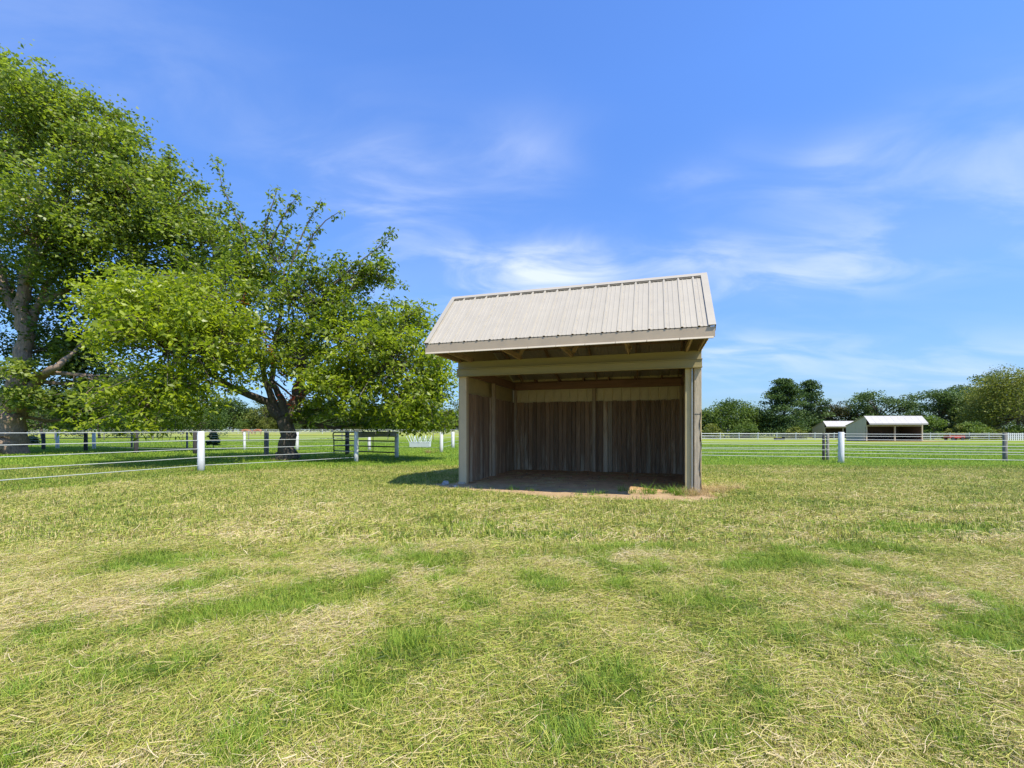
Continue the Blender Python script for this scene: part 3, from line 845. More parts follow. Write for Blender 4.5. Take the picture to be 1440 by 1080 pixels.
# rock beside the left post of the shelter
def rock(px, py, r, label, name='rock'):
    x, y = on_ground(px, py); rs = np.random.default_rng(int(px))
    vs = []; fs = []; nu, nv_ = 9, 6
    for j in range(nv_ + 1):
        th = math.pi * j / nv_
        for i in range(nu):
            ph = 2 * math.pi * i / nu; q = r * (1 + rs.uniform(-.2, .2))
            vs.append((q * math.sin(th) * math.cos(ph) * 1.2, q * math.sin(th) * math.sin(ph), q * math.cos(th) * .9))
    for j in range(nv_):
        for i in range(nu): fs.append((j * nu + i, (j + 1) * nu + i, (j + 1) * nu + (i + 1) % nu, j * nu + (i + 1) % nu))
    mb = MB().add(vs, fs); o = mb.build(name, M['stone']); o.location = (x, y, r * .45); tag(o, label, 'rock')
rock(627, 682, .085, 'small pale grey rock on the soil beside the left front post of the shelter')
rock(641, 686, .055, 'little brown grey stone touching the foot of the left shelter post')


# ------------------------------------------------------------------ far shelters
def far_shelter(name, label, x, y, rz, w, d, rid=4.75, eave=3.35, rear=3.0, n=9):
    t = empty(name, (x, y, float(ground_z(x, y)) - .05), rz); tag(t, label, 'shelter')
    rb, eb = .35, -1.0
    out = [(0, 0), (d, 0), (d, rear), (rb, rid), (eb, eave), (0, eave - .1)]
    for xx, nm in ((0, 0), (w - .06, 1)):
        # the gable is clad in strips
        k = 0; b = 0
        while b < d:
            b1 = min(d, b + .9)
            f = lambda q: eave + (q - eb) * (rid - eave) / (rb - eb) if q < rb else rid + (q - rb) * (rear - rid) / (d - rb)
            prof = [(b + .01, 0), (b1 - .01, 0), (b1 - .01, f(b1 - .01) - .05)] + ([(rb, rid - .05)] if b < rb < b1 else []) + [(b + .01, f(b + .01) - .05)]
            MB().prism(prof, lambda u, v, e: (xx + e * .06, u, v)).build('siding_panel', M['far_wall'], t); b = b1
    MB().box(.07, d - .08, 0, w - .07, d, rear - .1).build('back_wall', M['dark_in'], t)
    MB().box(.07, .1, 0, .12, d - .1, 2.9).build('side_lining', M['dark_in'], t); MB().box(w - .12, .1, 0, w - .07, d - .1, 2.9).build('side_lining', M['dark_in'], t)
    pwid = (w + .3) / n
    for i in range(n):
        xa = -.15 + i * pwid
        for (p, q) in (((eb, eave), (rb, rid)), ((d + .2, rear - .07), (rb, rid))):
            mb = MB()
            mb.prism([(0, 0), (1, 0), (1, 1), (0, 1)], lambda u, v, e: (xa + .01 + e * (pwid - .02), p[0] + u * (q[0] - p[0]), p[1] + u * (q[1] - p[1]) + .01 + v * .05))
            mb.build('roof_panel', M['far_roof'], t)
    MB().box(-.12, eb + .0, eave - .20, w + .12, eb + .04, eave + .0).build('fascia', M['far_roof'], t)
    MB().box(-.02, -.04, 2.85, w + .02, .06, 3.05).build('header_board', M['far_wall'], t)
    for a in (0, w / 2, w - .2):
        MB().box(a, -.03, 0, a + .2, .16, 2.85).build('post', M['far_wall'], t)
    MB().box(.13, .2, 2.95, w - .13, d - .2, 3.0).build('loft_boards', M['dark_in'], t)

far_shelter('horse_shelter', 'larger pale twin bay run-in shelter at the far side of the right pasture', 66.2, 84, -.02, 10.4, 5.2)
far_shelter('horse_shelter', 'smaller pale run-in shelter peeking out left of the larger far shelter', 86.2, 124, -.02, 10.0, 5.2)
# bare ground before the far shelter
mb = MB(); mb.add([(x, y, float(ground_z(x, y)) + .05) for x, y in ((66, 82.0), (72, 81.2), (79, 81.6), (80, 84), (77, 89), (66, 89), (64, 85))], [(0, 1, 2, 3, 4, 5, 6)])
tag(mb.build('bare_ground_patch', dirt_mat()), kind='structure')
# small white gabled roof of a barn at the right frame edge
t = empty('small_barn', (126, 108, float(ground_z(126, 108)))); tag(t, 'low pale barn roof peeking in at the far right edge under the trees', 'barn')
MB().box(-3, -2, 0, 5, 3, 1.2).build('wall', M['far_wall'], t)
MB().prism([(-2.6, 1.15), (3.6, 1.15), (.5, 2.1)], lambda u, v, e: (-3.5 + e * 9, u, v)).build('roof', M['far_roof'], t)


# ------------------------------------------------------------------ leaves
def leaves(pts, size, spread_ar=.55, up=.35, seed=1, tint=None, fold=.25, droop=.2):
    """4-vertex folded leaves at pts; returns verts, quad faces, tint"""
    rs = np.random.default_rng(seed); n = len(pts)
    d = rs.normal(size=(n, 3)); d[:, 2] = d[:, 2] * .5 - droop; d /= np.linalg.norm(d, axis=1)[:, None]
    nn = rs.normal(size=(n, 3)) * .75; nn[:, 2] += up * 2
    s = np.cross(d, nn); s /= np.linalg.norm(s, axis=1)[:, None] + 1e-9
    nn = np.cross(s, d)
    L_ = (size * rs.uniform(.6, 1.3, n))[:, None]
    w = L_ * spread_ar
    p = pts
    v0 = p; v2 = p + d * L_ - nn * L_ * .15; v1 = p + d * L_ * .5 + s * w * .5 + nn * L_ * fold * .3; v3 = p + d * L_ * .5 - s * w * .5 + nn * L_ * fold * .3
    V = np.stack([v0, v1, v2, v3], 1).reshape(-1, 3)
    Fc = np.arange(n * 4).reshape(-1, 4)
    t = rs.random(n) if tint is None else np.clip(tint + rs.normal(size=n) * .16, 0, 1)
    return V, Fc, np.repeat(t, 4)


def tree(name, label, base, trunk_mat, limbs, lobes, leafm, leaf_size, shoots=(), seed=1, dens=1.0, sprig=9, sprig_r=.22, group=None, cat='tree', twig_r=.03, leaf_ar=.55, ground=True, flat=1.0, droop=.2):
    """limbs: list of (points, radii); lobes: (centre, (rx, ry, rz), number of twigs, tint)"""
    random.seed(seed); rs = np.random.default_rng(seed)
    root = empty(name, base); tag(root, label, cat, group); B = Vector(base)
    nodes = []
    for k, (pts, rad) in enumerate(limbs):
        pp = []; rr = []
        for i in range(len(pts) - 1):
            a, b = Vector(pts[i]), Vector(pts[i + 1]); m_ = 3
            for q in range(m_):
                t = q / m_; jit = Vector(rs.normal(size=3)) * rad[i] * (.18 if (i or q) else 0)
                pp.append(a.lerp(b, t) + jit - B); rr.append(rad[i] * (1 - t) + rad[i + 1] * t)
        pp.append(Vector(pts[-1]) - B); rr.append(rad[-1])
        if k == 0:
            mb = MB(); mb.tube(pp, rr, 16, .12); mb.build('trunk', trunk_mat, root, smooth=True)
        else:
            MB().tube(pp, rr, 9, .14).build('limb', trunk_mat, root, smooth=True)
        for p_, r_ in zip(pp, rr):
            nodes.append((p_, r_, k))
    NP = np.array([list(n[0]) for n in nodes])
    tw = MB(); LP = []; LT = []
    def sprigs(poly, n, rr, tint, start=.35):
        for q in range(n):
            t = start + (1 - start) * random.random() ** .8; t = min(t, .999)
            f = t * (len(poly) - 1); i = int(f); c = poly[i].lerp(poly[i + 1], f - i)
            c = c + Vector(rs.normal(size=3)) * rr * Vector((1, 1, .6)).length * .45
            k = sprig
            g = rs.normal(size=(k, 3)) * np.array([rr, rr, rr * .6 * flat]) * .75
            LP.append(np.array(c)[None] + g); LT.append(np.full(k, tint + rs.normal() * .12))
    for (c, r, n, tint) in lobes:
        c = Vector(c) - B
        # a secondary limb to the lobe's heart
        dd = np.linalg.norm(NP - np.array(c)[None], axis=1) + .8 * np.maximum(0, NP[:, 2] - c.z)
        j = int(dd.argmin()); a = Vector(NP[j]); r0 = min(nodes[j][1] * .7, .13)
        mid = a.lerp(c, .5) + Vector(rs.normal(size=3)) * .1 * (c - a).length
        hub = [a, a.lerp(mid, .6), mid, mid.lerp(c, .6), c]
        if (c - a).length > .5:
            tw.tube(hub, [r0, r0 * .8, r0 * .65, r0 * .5, r0 * .35], 6)
        for q in range(int(n * dens)):
            v = Vector(rs.normal(size=3)).normalized()
            if random.random() < .35: v.z = abs(v.z)
            rad = (.35 + .65 * random.random() ** .55) * (1.25 if random.random() < .14 else 1)
            e = c + Vector((v.x * r[0] * rad, v.y * r[1] * rad, v.z * r[2] * rad))
            h = hub[random.choice((1, 2, 3, 4, 4))]
            m1 = h.lerp(e, .45) + Vector(rs.normal(size=3)) * .08 * (e - h).length; m1.z += .06 * (e - h).length
            L_ = (e - h).length
            poly = [h, m1, e, e + (e - m1).normalized() * L_ * .12 + Vector((0, 0, -.04 * L_))]
            tw.tube(poly, [twig_r, twig_r * .6, twig_r * .35, twig_r * .15], 4, cap=False)
            sprigs(poly, 9, sprig_r * (.8 + .12 * L_), tint + rs.normal() * .12, .4)
    for (poly, n, rr, tint) in shoots:
        poly = [Vector(p) - B for p in poly]
        tw.tube(poly, [.05 * (1 - .8 * i / (len(poly) - 1)) for i in range(len(poly))], 5, cap=False)
        sprigs(poly, n, rr, tint, .05)
    tag(tw.build('branches', M['twig'] if trunk_mat is not M['bark_pale'] else M['bark_pale'], root), kind='stuff')
    V, Fc, T = leaves(np.concatenate(LP), leaf_size, seed=seed, tint=np.concatenate(LT), spread_ar=leaf_ar, droop=droop)
    me = np_mesh('foliage', V, Fc, leafm, {'tint': T})
    o = link('foliage', me, root); tag(o, kind='stuff')
    print(name, 'leaves', len(Fc))
    return root


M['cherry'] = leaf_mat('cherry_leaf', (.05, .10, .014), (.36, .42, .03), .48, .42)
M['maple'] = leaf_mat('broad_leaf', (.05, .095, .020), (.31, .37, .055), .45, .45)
M['far_leaf'] = leaf_mat('distant_leaf', (.035, .07, .018), (.16, .22, .045), .3, .6, .2)
M['far_leaf_y'] = leaf_mat('distant_yellow_leaf', (.06, .085, .014), (.25, .26, .06), .3, .6, .2)
M['needle'] = leaf_mat('pine_needle', (.028, .060, .022), (.13, .19, .055), .2, .6, .2)
M['needle_b'] = leaf_mat('bronze_pine_needle', (.04, .05, .018), (.14, .12, .05), .15, .6, .2)
M['red_leaf'] = leaf_mat('red_leaf', (.10, .015, .012), (.40, .07, .03), .4, .45)


def lobe(px, py, Z, rx, ry, rzpx, n, tint=.5):
    return (P(px, py, Z), (rx / F * Z, ry, rzpx / F * Z), n, tint)


# --- the old spreading cherry tree by the fence
Zc = 22.0
def pc(px, py, dz=0): return P(px, py, Zc + dz)
b0 = G(402, Zc)
limbs = [([b0 + Vector((0, 0, -.2)), pc(403, 638), pc(403, 618), pc(403, 600), pc(402, 586)], [.52, .42, .36, .35, .38]),
         ([pc(395, 588), pc(378, 566), pc(352, 556, -.6), pc(320, 540, -1.4), pc(280, 515, -2.4), pc(245, 500, -3.4)], [.26, .20, .17, .13, .10, .06]),
         ([pc(396, 590), pc(386, 566), pc(374, 540, -.3), pc(366, 500, -.5), pc(350, 450, -.3), pc(335, 400)], [.24, .17, .14, .11, .08, .05]),
         ([pc(402, 586), pc(396, 562), pc(382, 538, .3), pc(385, 500, .5), pc(395, 440, .5), pc(400, 380, .5)], [.26, .17, .14, .12, .09, .05]),
         ([pc(408, 590), pc(416, 560), pc(424, 530, .3), pc(428, 490, .6), pc(440, 440, .6), pc(470, 400, .6)], [.34, .28, .22, .17, .12, .06]),
         ([pc(416, 562), pc(440, 545, -.3), pc(480, 530, -.6), pc(530, 520, -.6), pc(570, 515, -.6)], [.2, .15, .12, .09, .05]),
         ([pc(424, 530), pc(450, 500, 1), pc(490, 480, 1.5), pc(530, 470, 2)], [.14, .11, .09, .05]),
         ([pc(384, 535), pc(410, 556, -1.2), pc(440, 560, -2.0)], [.06, .04, .02])]
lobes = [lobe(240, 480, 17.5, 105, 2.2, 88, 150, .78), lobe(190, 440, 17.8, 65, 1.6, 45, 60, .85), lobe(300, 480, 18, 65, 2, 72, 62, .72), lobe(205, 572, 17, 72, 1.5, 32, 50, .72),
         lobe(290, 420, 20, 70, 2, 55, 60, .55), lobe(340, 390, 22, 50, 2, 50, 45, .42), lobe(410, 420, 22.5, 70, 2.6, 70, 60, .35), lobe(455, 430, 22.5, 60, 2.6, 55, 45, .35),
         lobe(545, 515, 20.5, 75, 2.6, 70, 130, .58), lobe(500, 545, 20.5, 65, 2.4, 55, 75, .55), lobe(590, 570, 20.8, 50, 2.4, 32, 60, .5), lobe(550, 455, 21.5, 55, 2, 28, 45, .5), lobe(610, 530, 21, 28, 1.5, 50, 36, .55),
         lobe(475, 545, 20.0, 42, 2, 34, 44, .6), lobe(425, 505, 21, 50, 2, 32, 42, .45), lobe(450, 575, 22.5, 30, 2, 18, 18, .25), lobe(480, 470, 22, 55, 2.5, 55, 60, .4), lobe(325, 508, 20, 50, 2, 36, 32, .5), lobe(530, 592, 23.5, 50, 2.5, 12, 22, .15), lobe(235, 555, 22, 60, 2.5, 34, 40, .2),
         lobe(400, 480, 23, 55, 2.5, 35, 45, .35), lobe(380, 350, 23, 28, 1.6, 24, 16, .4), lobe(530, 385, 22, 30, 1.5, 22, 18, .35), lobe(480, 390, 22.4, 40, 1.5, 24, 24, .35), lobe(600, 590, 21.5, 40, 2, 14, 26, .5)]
def sh(pts, n, r, t): return ([pc(x, y) for x, y in pts], n, r, t)
shoots = [sh([(350, 370), (340, 320), (328, 295), (312, 262), (305, 222)], 36, .16, .35), sh([(360, 370), (375, 310), (384, 285), (391, 262)], 24, .16, .35),
          sh([(375, 350), (398, 305), (418, 275)], 24, .16, .35), sh([(400, 400), (425, 330), (440, 300), (452, 280)], 18, .15, .35), sh([(420, 390), (440, 330), (458, 310), (480, 296)], 20, .15, .35),
          sh([(470, 400), (500, 372), (530, 350), (552, 325)], 34, .18, .3), sh([(490, 410), (520, 385), (544, 362)], 26, .18, .3), sh([(540, 460), (552, 440), (556, 422)], 14, .16, .45),
          sh([(560, 470), (585, 455), (605, 450)], 14, .15, .45), sh([(395, 350), (404, 330), (410, 318)], 10, .15, .35), sh([(600, 560), (625, 558), (637, 552)], 12, .15, .5),
          sh([(180, 430), (140, 415), (100, 398)], 34, .2, .95), sh([(170, 520), (145, 500), (130, 492)], 22, .2, .95), sh([(200, 400), (170, 382), (140, 375)], 22, .2, .9),
          sh([(200, 580), (150, 585), (112, 600)], 22, .18, .85), sh([(610, 600), (630, 600), (640, 592)], 12, .2, .4), sh([(600, 500), (618, 508), (630, 520)], 12, .2, .45)]
cherry = tree('cherry_tree', 'old spreading cherry tree with several forked limbs left of the shelter', b0, M['bark'], limbs, lobes, M['cherry'], .225, shoots, seed=3, dens=.92, sprig=6, sprig_r=.22, leaf_ar=.42, droop=.45)
# clusters of red leaves
LP = []
rs = np.random.default_rng(8)
for (x, y, dz, n) in ((402, 555, -1.5, 26), (418, 540, -1.5, 26), (428, 562, -1.6, 30), (412, 565, -1.6, 22), (372, 478, -3, 24), (340, 425, -3, 22), (344, 440, -3, 20), (376, 495, -3, 16), (436, 548, -1.5, 16), (398, 530, -1.5, 14)):
    c = np.array(pc(x, y, dz) - b0); LP.append(c[None] + rs.normal(size=(n, 3)) * np.array([.13, .13, .17]))
V, Fc, T = leaves(np.concatenate(LP), .14, seed=5, spread_ar=.45, droop=.5)
o = link('red_foliage', np_mesh('red_foliage', V, Fc, M['red_leaf'], {'tint': T}), cherry); tag(o, 'dull red leaf clusters low in the crown', kind='stuff')
mb = MB()   # bare hanging twigs
for k in range(9):
    a = P(165 + k * 11, 604, 17) - b0; p = [a]
    for q in range(4):
        a = a + Vector((rs.normal() * .12, rs.normal() * .1, -rs.uniform(.04, .2))); p.append(a)
    mb.tube(p, [.010, .009, .008, .006, .004], 4)
tag(mb.build('bare_twigs', M['twig'], cherry), kind='stuff')

# --- the big shade tree at the left edge
Zb = 27.0
def pb(px, py, dz=0): return P(px, py, Zb + dz)
b1 = G(12, Zb)
limbs = [([b1 + Vector((0, 0, -.2)), pb(12, 630), pb(14, 605), pb(20, 575), pb(26, 552), pb(30, 530)], [.90, .78, .68, .62, .60, .55]),
         ([pb(30, 535), pb(33, 500), pb(34, 470), pb(30, 430), pb(36, 390), pb(48, 340), pb(52, 290), pb(60, 220)], [.46, .42, .38, .34, .30, .24, .17, .07]),
         ([pb(33, 450), pb(18, 430), pb(6, 400), pb(-4, 370), pb(-20, 300)], [.28, .26, .22, .18, .08]),
         ([pb(40, 550), pb(60, 528, -.5), pb(80, 515, -1), pb(98, 500, -.5), pb(118, 480, .5)], [.30, .24, .18, .10, .05]),
         ([pb(34, 470), pb(50, 440, .5), pb(66, 400, .8), pb(100, 360, 1), pb(140, 320, 1)], [.26, .22, .18, .14, .07]),
         ([pb(36, 400), pb(60, 360, -1), pb(80, 330, -1), pb(110, 290, -1)], [.2, .16, .12, .06]),
         ([pb(52, 430), pb(110, 400, 1), pb(170, 370, 1.5), pb(230, 340, 1.5)], [.16, .14, .11, .06]),
         ([pb(28, 540), pb(-30, 500, 1), pb(-80, 470, 2)], [.3, .2, .1])]
def lb(px, py, rx, rz, n, t, ry=3.0, dz=0): return lobe(px, py, Zb + dz, rx, ry, rz, n, t)
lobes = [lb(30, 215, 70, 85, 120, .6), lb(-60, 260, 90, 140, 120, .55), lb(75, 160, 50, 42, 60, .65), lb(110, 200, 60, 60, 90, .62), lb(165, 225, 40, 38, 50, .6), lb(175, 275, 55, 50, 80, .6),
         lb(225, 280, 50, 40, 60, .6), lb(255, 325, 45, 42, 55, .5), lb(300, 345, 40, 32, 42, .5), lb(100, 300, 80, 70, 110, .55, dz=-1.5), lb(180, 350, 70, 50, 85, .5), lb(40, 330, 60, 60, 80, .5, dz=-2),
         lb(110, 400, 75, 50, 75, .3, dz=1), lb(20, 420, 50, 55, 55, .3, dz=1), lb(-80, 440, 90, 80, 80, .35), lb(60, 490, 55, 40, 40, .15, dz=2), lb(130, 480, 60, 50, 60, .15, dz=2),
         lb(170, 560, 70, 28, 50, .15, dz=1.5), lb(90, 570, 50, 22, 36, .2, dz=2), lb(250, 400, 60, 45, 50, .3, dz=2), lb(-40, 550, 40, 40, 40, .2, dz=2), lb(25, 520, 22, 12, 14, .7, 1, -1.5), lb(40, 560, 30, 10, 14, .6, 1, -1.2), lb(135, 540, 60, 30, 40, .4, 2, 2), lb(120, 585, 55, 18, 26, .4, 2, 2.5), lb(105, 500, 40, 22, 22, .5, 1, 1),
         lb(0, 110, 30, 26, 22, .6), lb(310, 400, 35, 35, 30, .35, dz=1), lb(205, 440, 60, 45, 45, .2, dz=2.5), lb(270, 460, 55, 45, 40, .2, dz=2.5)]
def sb(pts, n, r, t): return ([pb(x, y) for x, y in pts], n, r, t)
shoots = [sb([(-10, 150), (-2, 115), (2, 90)], 20, .25, .6), sb([(70, 150), (78, 125), (84, 110)], 20, .25, .6), sb([(150, 200), (180, 180), (198, 190)], 26, .25, .55), sb([(160, 180), (140, 155), (132, 148)], 20, .25, .6),
          sb([(250, 280), (275, 262), (283, 262)], 22, .25, .5), sb([(230, 250), (240, 225), (236, 216)], 18, .25, .55), sb([(170, 215), (200, 205), (206, 196)], 14, .25, .55), sb([(300, 330), (330, 318), (340, 322)], 18, .22, .45), sb([(90, 150), (112, 135), (124, 140)], 18, .25, .6), sb([(205, 240), (225, 238), (240, 240)], 16, .25, .55), sb([(30, 130), (40, 112), (38, 98)], 16, .25, .6), sb([(265, 300), (300, 290), (318, 300)], 18, .25, .5), sb([(120, 170), (160, 160), (176, 172)], 16, .25, .6)]
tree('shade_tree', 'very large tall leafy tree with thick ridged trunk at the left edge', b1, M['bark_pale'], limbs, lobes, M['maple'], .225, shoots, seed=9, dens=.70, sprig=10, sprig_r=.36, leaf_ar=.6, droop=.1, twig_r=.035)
# big tree's lower leaves at trunk are part of it


# ------------------------------------------------------------------ background trees
def cloud_tree(name, label, x, y, h, w, kind='round', seed=1, leafm=None, size=.5, group=None, n=5000, cat='tree', tint=.5, trunk=True):
    rs = np.random.default_rng(seed); z0 = float(ground_z(x, y))
    root = empty(name, (x, y, z0)); tag(root, label, cat, group)
    th = h * (.85 if kind == 'pine' else .6)
    if trunk:
        lean = rs.normal(size=2) * w * .04
        MB().tube([(0, 0, -.2), (lean[0] * .5, 0, th * .3), (lean[0], lean[1], th * .65), (lean[0], lean[1], th)], [h * .026, h * .02, h * .013, h * .004], 8, .1).build('trunk', M['bark'], root, smooth=True)
    L = []; T = []; brs = MB()
    if kind == 'round':
        k = max(14, int(w * 2.2)); lo = []
        for i in range(k):
            ph = rs.uniform(0, 2 * math.pi); el = rs.uniform(-.95, 1)
            rr = (1 - .25 * rs.random()) * math.sqrt(max(0.05, 1 - max(el, 0) ** 2)) * (.72)
            c = np.array([math.cos(ph) * rr * w * .5, math.sin(ph) * rr * w * .5, h * (.50 + .36 * el)])
            lo.append((c, w * rs.uniform(.12, .22)))
        for c, r in lo:
            brs.tube([(0, 0, h * .3), tuple(c * np.array([.5, .5, .8])), tuple(c)], [h * .010, h * .006, h * .002], 5)
    elif kind == 'pine':
        lo = []; k = max(90 if h < 2 else 40, int(h * 5))
        for i in range(k):
            t = rs.uniform(.08, 1); env = (1 - t) ** .5 * (.7 + .3 * min(1, t * 4)); ph = rs.uniform(0, 2 * math.pi)
            rr = w * .5 * env * rs.uniform(.25, 1.0)
            c = np.array([math.cos(ph) * rr, math.sin(ph) * rr, h * t * .97 + .25]); r = w * rs.uniform(.13, .21) * (1.1 - .45 * t) * (.55 if h < 2 else 1)
            lo.append((c, r))
            brs.tube([(0, 0, max(.5, c[2] - .12 * rr)), tuple(c)], [h * .006, h * .002], 4)
    else:       # flat topped, open pine with sprays
        lo = []; k = int(w * 2.8)
        for i in range(k):
            t = rs.uniform(.12, 1); env = .75 + .25 * t; ph = rs.uniform(0, 2 * math.pi)
            rr = w * .5 * env * rs.random() ** .6
            c = np.array([math.cos(ph) * rr, math.sin(ph) * rr, h * (t * .92 - .10 * (rr / (w * .5)) ** 2)]); lo.append((c, w * rs.uniform(.10, .18)))
            brs.tube([(0, 0, h * .35 * t + .1 * h), tuple(c * np.array([.5, .5, .85])), tuple(c)], [h * .009, h * .006, h * .002], 5)
    tot = sum(r ** 2 for c, r in lo); fl = {'round': .8, 'pine': .38, 'flat': .45}[kind]
    for c, r in lo:
        m = max(30, int(n * r * r / tot)); v = rs.normal(size=(m, 3)); v /= np.linalg.norm(v, axis=1)[:, None]
        rad = rs.random(m) ** .45
        rad *= 1 + .25 * np.sin(v[:, 0] * 5 + c[0]) * np.cos(v[:, 1] * 4 + c[2])
        pts = c[None] + v * rad[:, None] * np.array([r, r, r * fl]) * 1.15
        L.append(pts); T.append(np.full(m, tint + rs.normal() * .16))
    pts = np.concatenate(L); T = np.concatenate(T); ok = pts[:, 2] > .1; pts = pts[ok]; T = T[ok]
    V, Fc, TT = leaves(pts, size, seed=seed, tint=T, spread_ar=.75)
    tag(brs.build('branches', M['bark'], root), kind='stuff')
    o = link('foliage', np_mesh('foliage', V, Fc, leafm or M['far_leaf'], {'tint': TT}), root); tag(o, kind='stuff')
    return root


def bg(px, top, half, Z, kind, label, seed, leafm='far_leaf', name='broadleaf_tree', n=6000, size=None, tint=.5, cat='tree'):
    x = (px - 720) / F * Z; z0 = float(ground_z(x, Z)); h = CH + (HY - top) / F * Z - z0
    return cloud_tree(name, label, x, Z, h, 2 * half / F * Z, kind, seed, M[leafm], size or Z * .0036, n=n, tint=tint, cat=cat)


bg(1028, 560, 40, 132, 'round', 'round topped mid green tree just right of the shelter on the far side', 21, n=14000)
bg(988, 576, 22, 138, 'round', 'small dark rounded tree half hidden by the right corner of the shelter', 22, n=4000)
bg(1060, 572, 20, 142, 'round', 'narrow dark green tree between the round topped tree and the tall pine', 27, n=4000, tint=.3)
bg(1102, 532, 37, 128, 'pine', 'tall dense dark conifer, the tallest left of the far shelters', 23, 'needle', 'pine_tree', 22000, tint=.5)
bg(1138, 533, 30, 142, 'pine', 'thinner ragged conifer right against the tallest conifer', 24, 'needle', 'pine_tree', 12000, tint=.45)
bg(1160, 568, 34, 146, 'flat', 'low bronze tinged pine behind the smaller far shelter', 25, 'needle_b', 'pine_tree', 9000, tint=.4)
bg(1236, 546, 42, 140, 'flat', 'wide ragged pine rising behind the two far shelters', 26, 'needle', 'pine_tree', 14000, tint=.65)
bg(1205, 552, 22, 146, 'flat', 'sparse bronze leaning pine between the two far shelters', 36, 'needle_b', 'pine_tree', 1300, tint=.45)
bg(1325, 545, 44, 126, 'flat', 'broad open pine right of the larger far shelter', 28, 'needle', 'pine_tree', 15000, tint=.55)
bg(1378, 522, 46, 135, 'flat', 'dark flat topped tree behind the big yellow green tree', 29, 'needle', 'pine_tree', 16000, tint=.5)
bg(1428, 520, 62, 108, 'round', 'big yellow green leafy tree at the right edge', 30, 'far_leaf_y', 'broadleaf_tree', 34000, tint=.65)
bg(1505, 515, 60, 112, 'round', 'large yellow green tree cut by the right edge of the frame', 37, 'far_leaf_y', 'broadleaf_tree', 18000, tint=.5)
for i, (px, top, hf, Z, lf, tn, lab) in enumerate([(1000, 598, 16, 118, 'far_leaf_y', .5, 'low bright bush beside the shelter corner at the far fence'), (1045, 599, 20, 122, 'far_leaf', .5, 'low dark bush under the round topped tree'),
        (1120, 601, 14, 112, 'far_leaf_y', .6, 'light green bush under the ragged conifer'), (1312, 583, 17, 104, 'far_leaf', .75, 'rounded mid green bush right of the larger far shelter'),
        (1290, 596, 22, 106, 'far_leaf', .5, 'low wide bush touching the larger far shelter'), (1348, 599, 14, 104, 'far_leaf_y', .55, 'small light bush below the broad open pine'),
        (1368, 593, 20, 103, 'far_leaf', .85, 'blue green shrub below the flat topped tree'), (1395, 602, 16, 104, 'far_leaf_y', .45, 'small shrub at the foot of the yellow green tree'),
        (1180, 590, 18, 150, 'far_leaf', .45, 'bush showing between the two far shelters'), (1260, 600, 40, 145, 'far_leaf', .3, 'dark undergrowth bush behind the larger far shelter'),
        (1425, 600, 18, 103, 'far_leaf', .3, 'dark shrub at the right edge before the pale barn roof')]):
    bg(px, top, hf, Z, 'round', lab, 50 + i, lf, 'bush', 2600, tint=tn, cat='bush')
bg(1085, 590, 60, 160, 'round', 'dark thicket closing the gap under the tall conifers', 71, 'far_leaf', 'bush', 6000, tint=.25, cat='bush')
bg(1340, 585, 70, 160, 'round', 'dark thicket behind the pines on the far right', 72, 'far_leaf', 'bush', 6000, tint=.2, cat='bush')
bg(1225, 592, 60, 165, 'round', 'dark thicket behind the far shelters', 73, 'far_leaf', 'bush', 5000, tint=.25, cat='bush')

# left tree line: three kinds copied, each tree its own
protos = []
for s, (kd, lf, tn) in enumerate((('round', 'far_leaf', .55), ('round', 'far_leaf_y', .35), ('round', 'far_leaf', .3))):
    protos.append(cloud_tree('treeline_tree', 'x', -40 - s, 230, 17, 17, kd, 80 + s, M[lf], .75, n=7000, tint=tn))
def copy_tree(o):
    c = o.copy(); col.objects.link(c)
    for ch in o.children:
        d = ch.copy(); col.objects.link(d); d.parent = c
    return c
first = [True] * 3
k = 0
pxs = list(np.linspace(-60, 780, 38)) + list(np.linspace(-40, 760, 22))
for i, px in enumerate(pxs):
    Z = (205 + rs.uniform(-12, 12)) if i < 38 else 188 + rs.uniform(-5, 5)
    s = i % 3; o = protos[s] if first[s] else copy_tree(protos[s]); first[s] = False
    x = (px + rs.uniform(-6, 6) - 720) / F * Z
    o.location = (x, Z, float(ground_z(x, Z)) - (.3 if i < 38 else 0)); o.rotation_euler = (0, 0, rs.uniform(0, 6.28))
    sc = (rs.uniform(.75, 1.05) if i < 38 else rs.uniform(.28, .5)); o.scale = (sc * 1.05, sc * 1.05, sc * rs.uniform(.85, 1.0))
    o['label'] = 'dense green tree in the long far tree line across the left pasture' if i < 38 else 'low rounded tree at the foot of the far left tree line'
    o['group'] = 'trees of the far left tree line' if i < 38 else 'low trees before the far left tree line'
# nearer woodland seen under the big tree
for i, (px, top, hf, Z, tn) in enumerate([(60, 545, 50, 70, .35), (140, 550, 50, 74, .45), (215, 552, 45, 80, .3), (280, 560, 40, 84, .4), (-20, 540, 50, 70, .4)]):
    bg(px, top, hf, Z, 'round', ['leafy tree seen right beside the big trunk above the wires', 'leafy tree behind the white posts left of the cherry crown', 'dark leafy tree below the bright cherry branches',
                                   'leafy tree behind the thick white post', 'leafy tree at the left edge behind the big trunk'][i], 60 + i, 'far_leaf', 'broadleaf_tree', 7000, tint=tn, size=.28)

# little conifer sapling
sx, sy = G(300, 34)[:2]
cloud_tree('conifer_sapling', 'small dark conical conifer sapling right of the thick white fence post', sx, sy, 1.15, 1.0, 'pine', 91, M['needle'], .12, n=1400, tint=.3)
sx, sy = G(45, 38)[:2]
cloud_tree('conifer_sapling', 'tiny dark spreading sapling beside the big trunk in the pasture', sx, sy, .7, 1.3, 'pine', 92, M['needle'], .12, n=600, tint=.3)


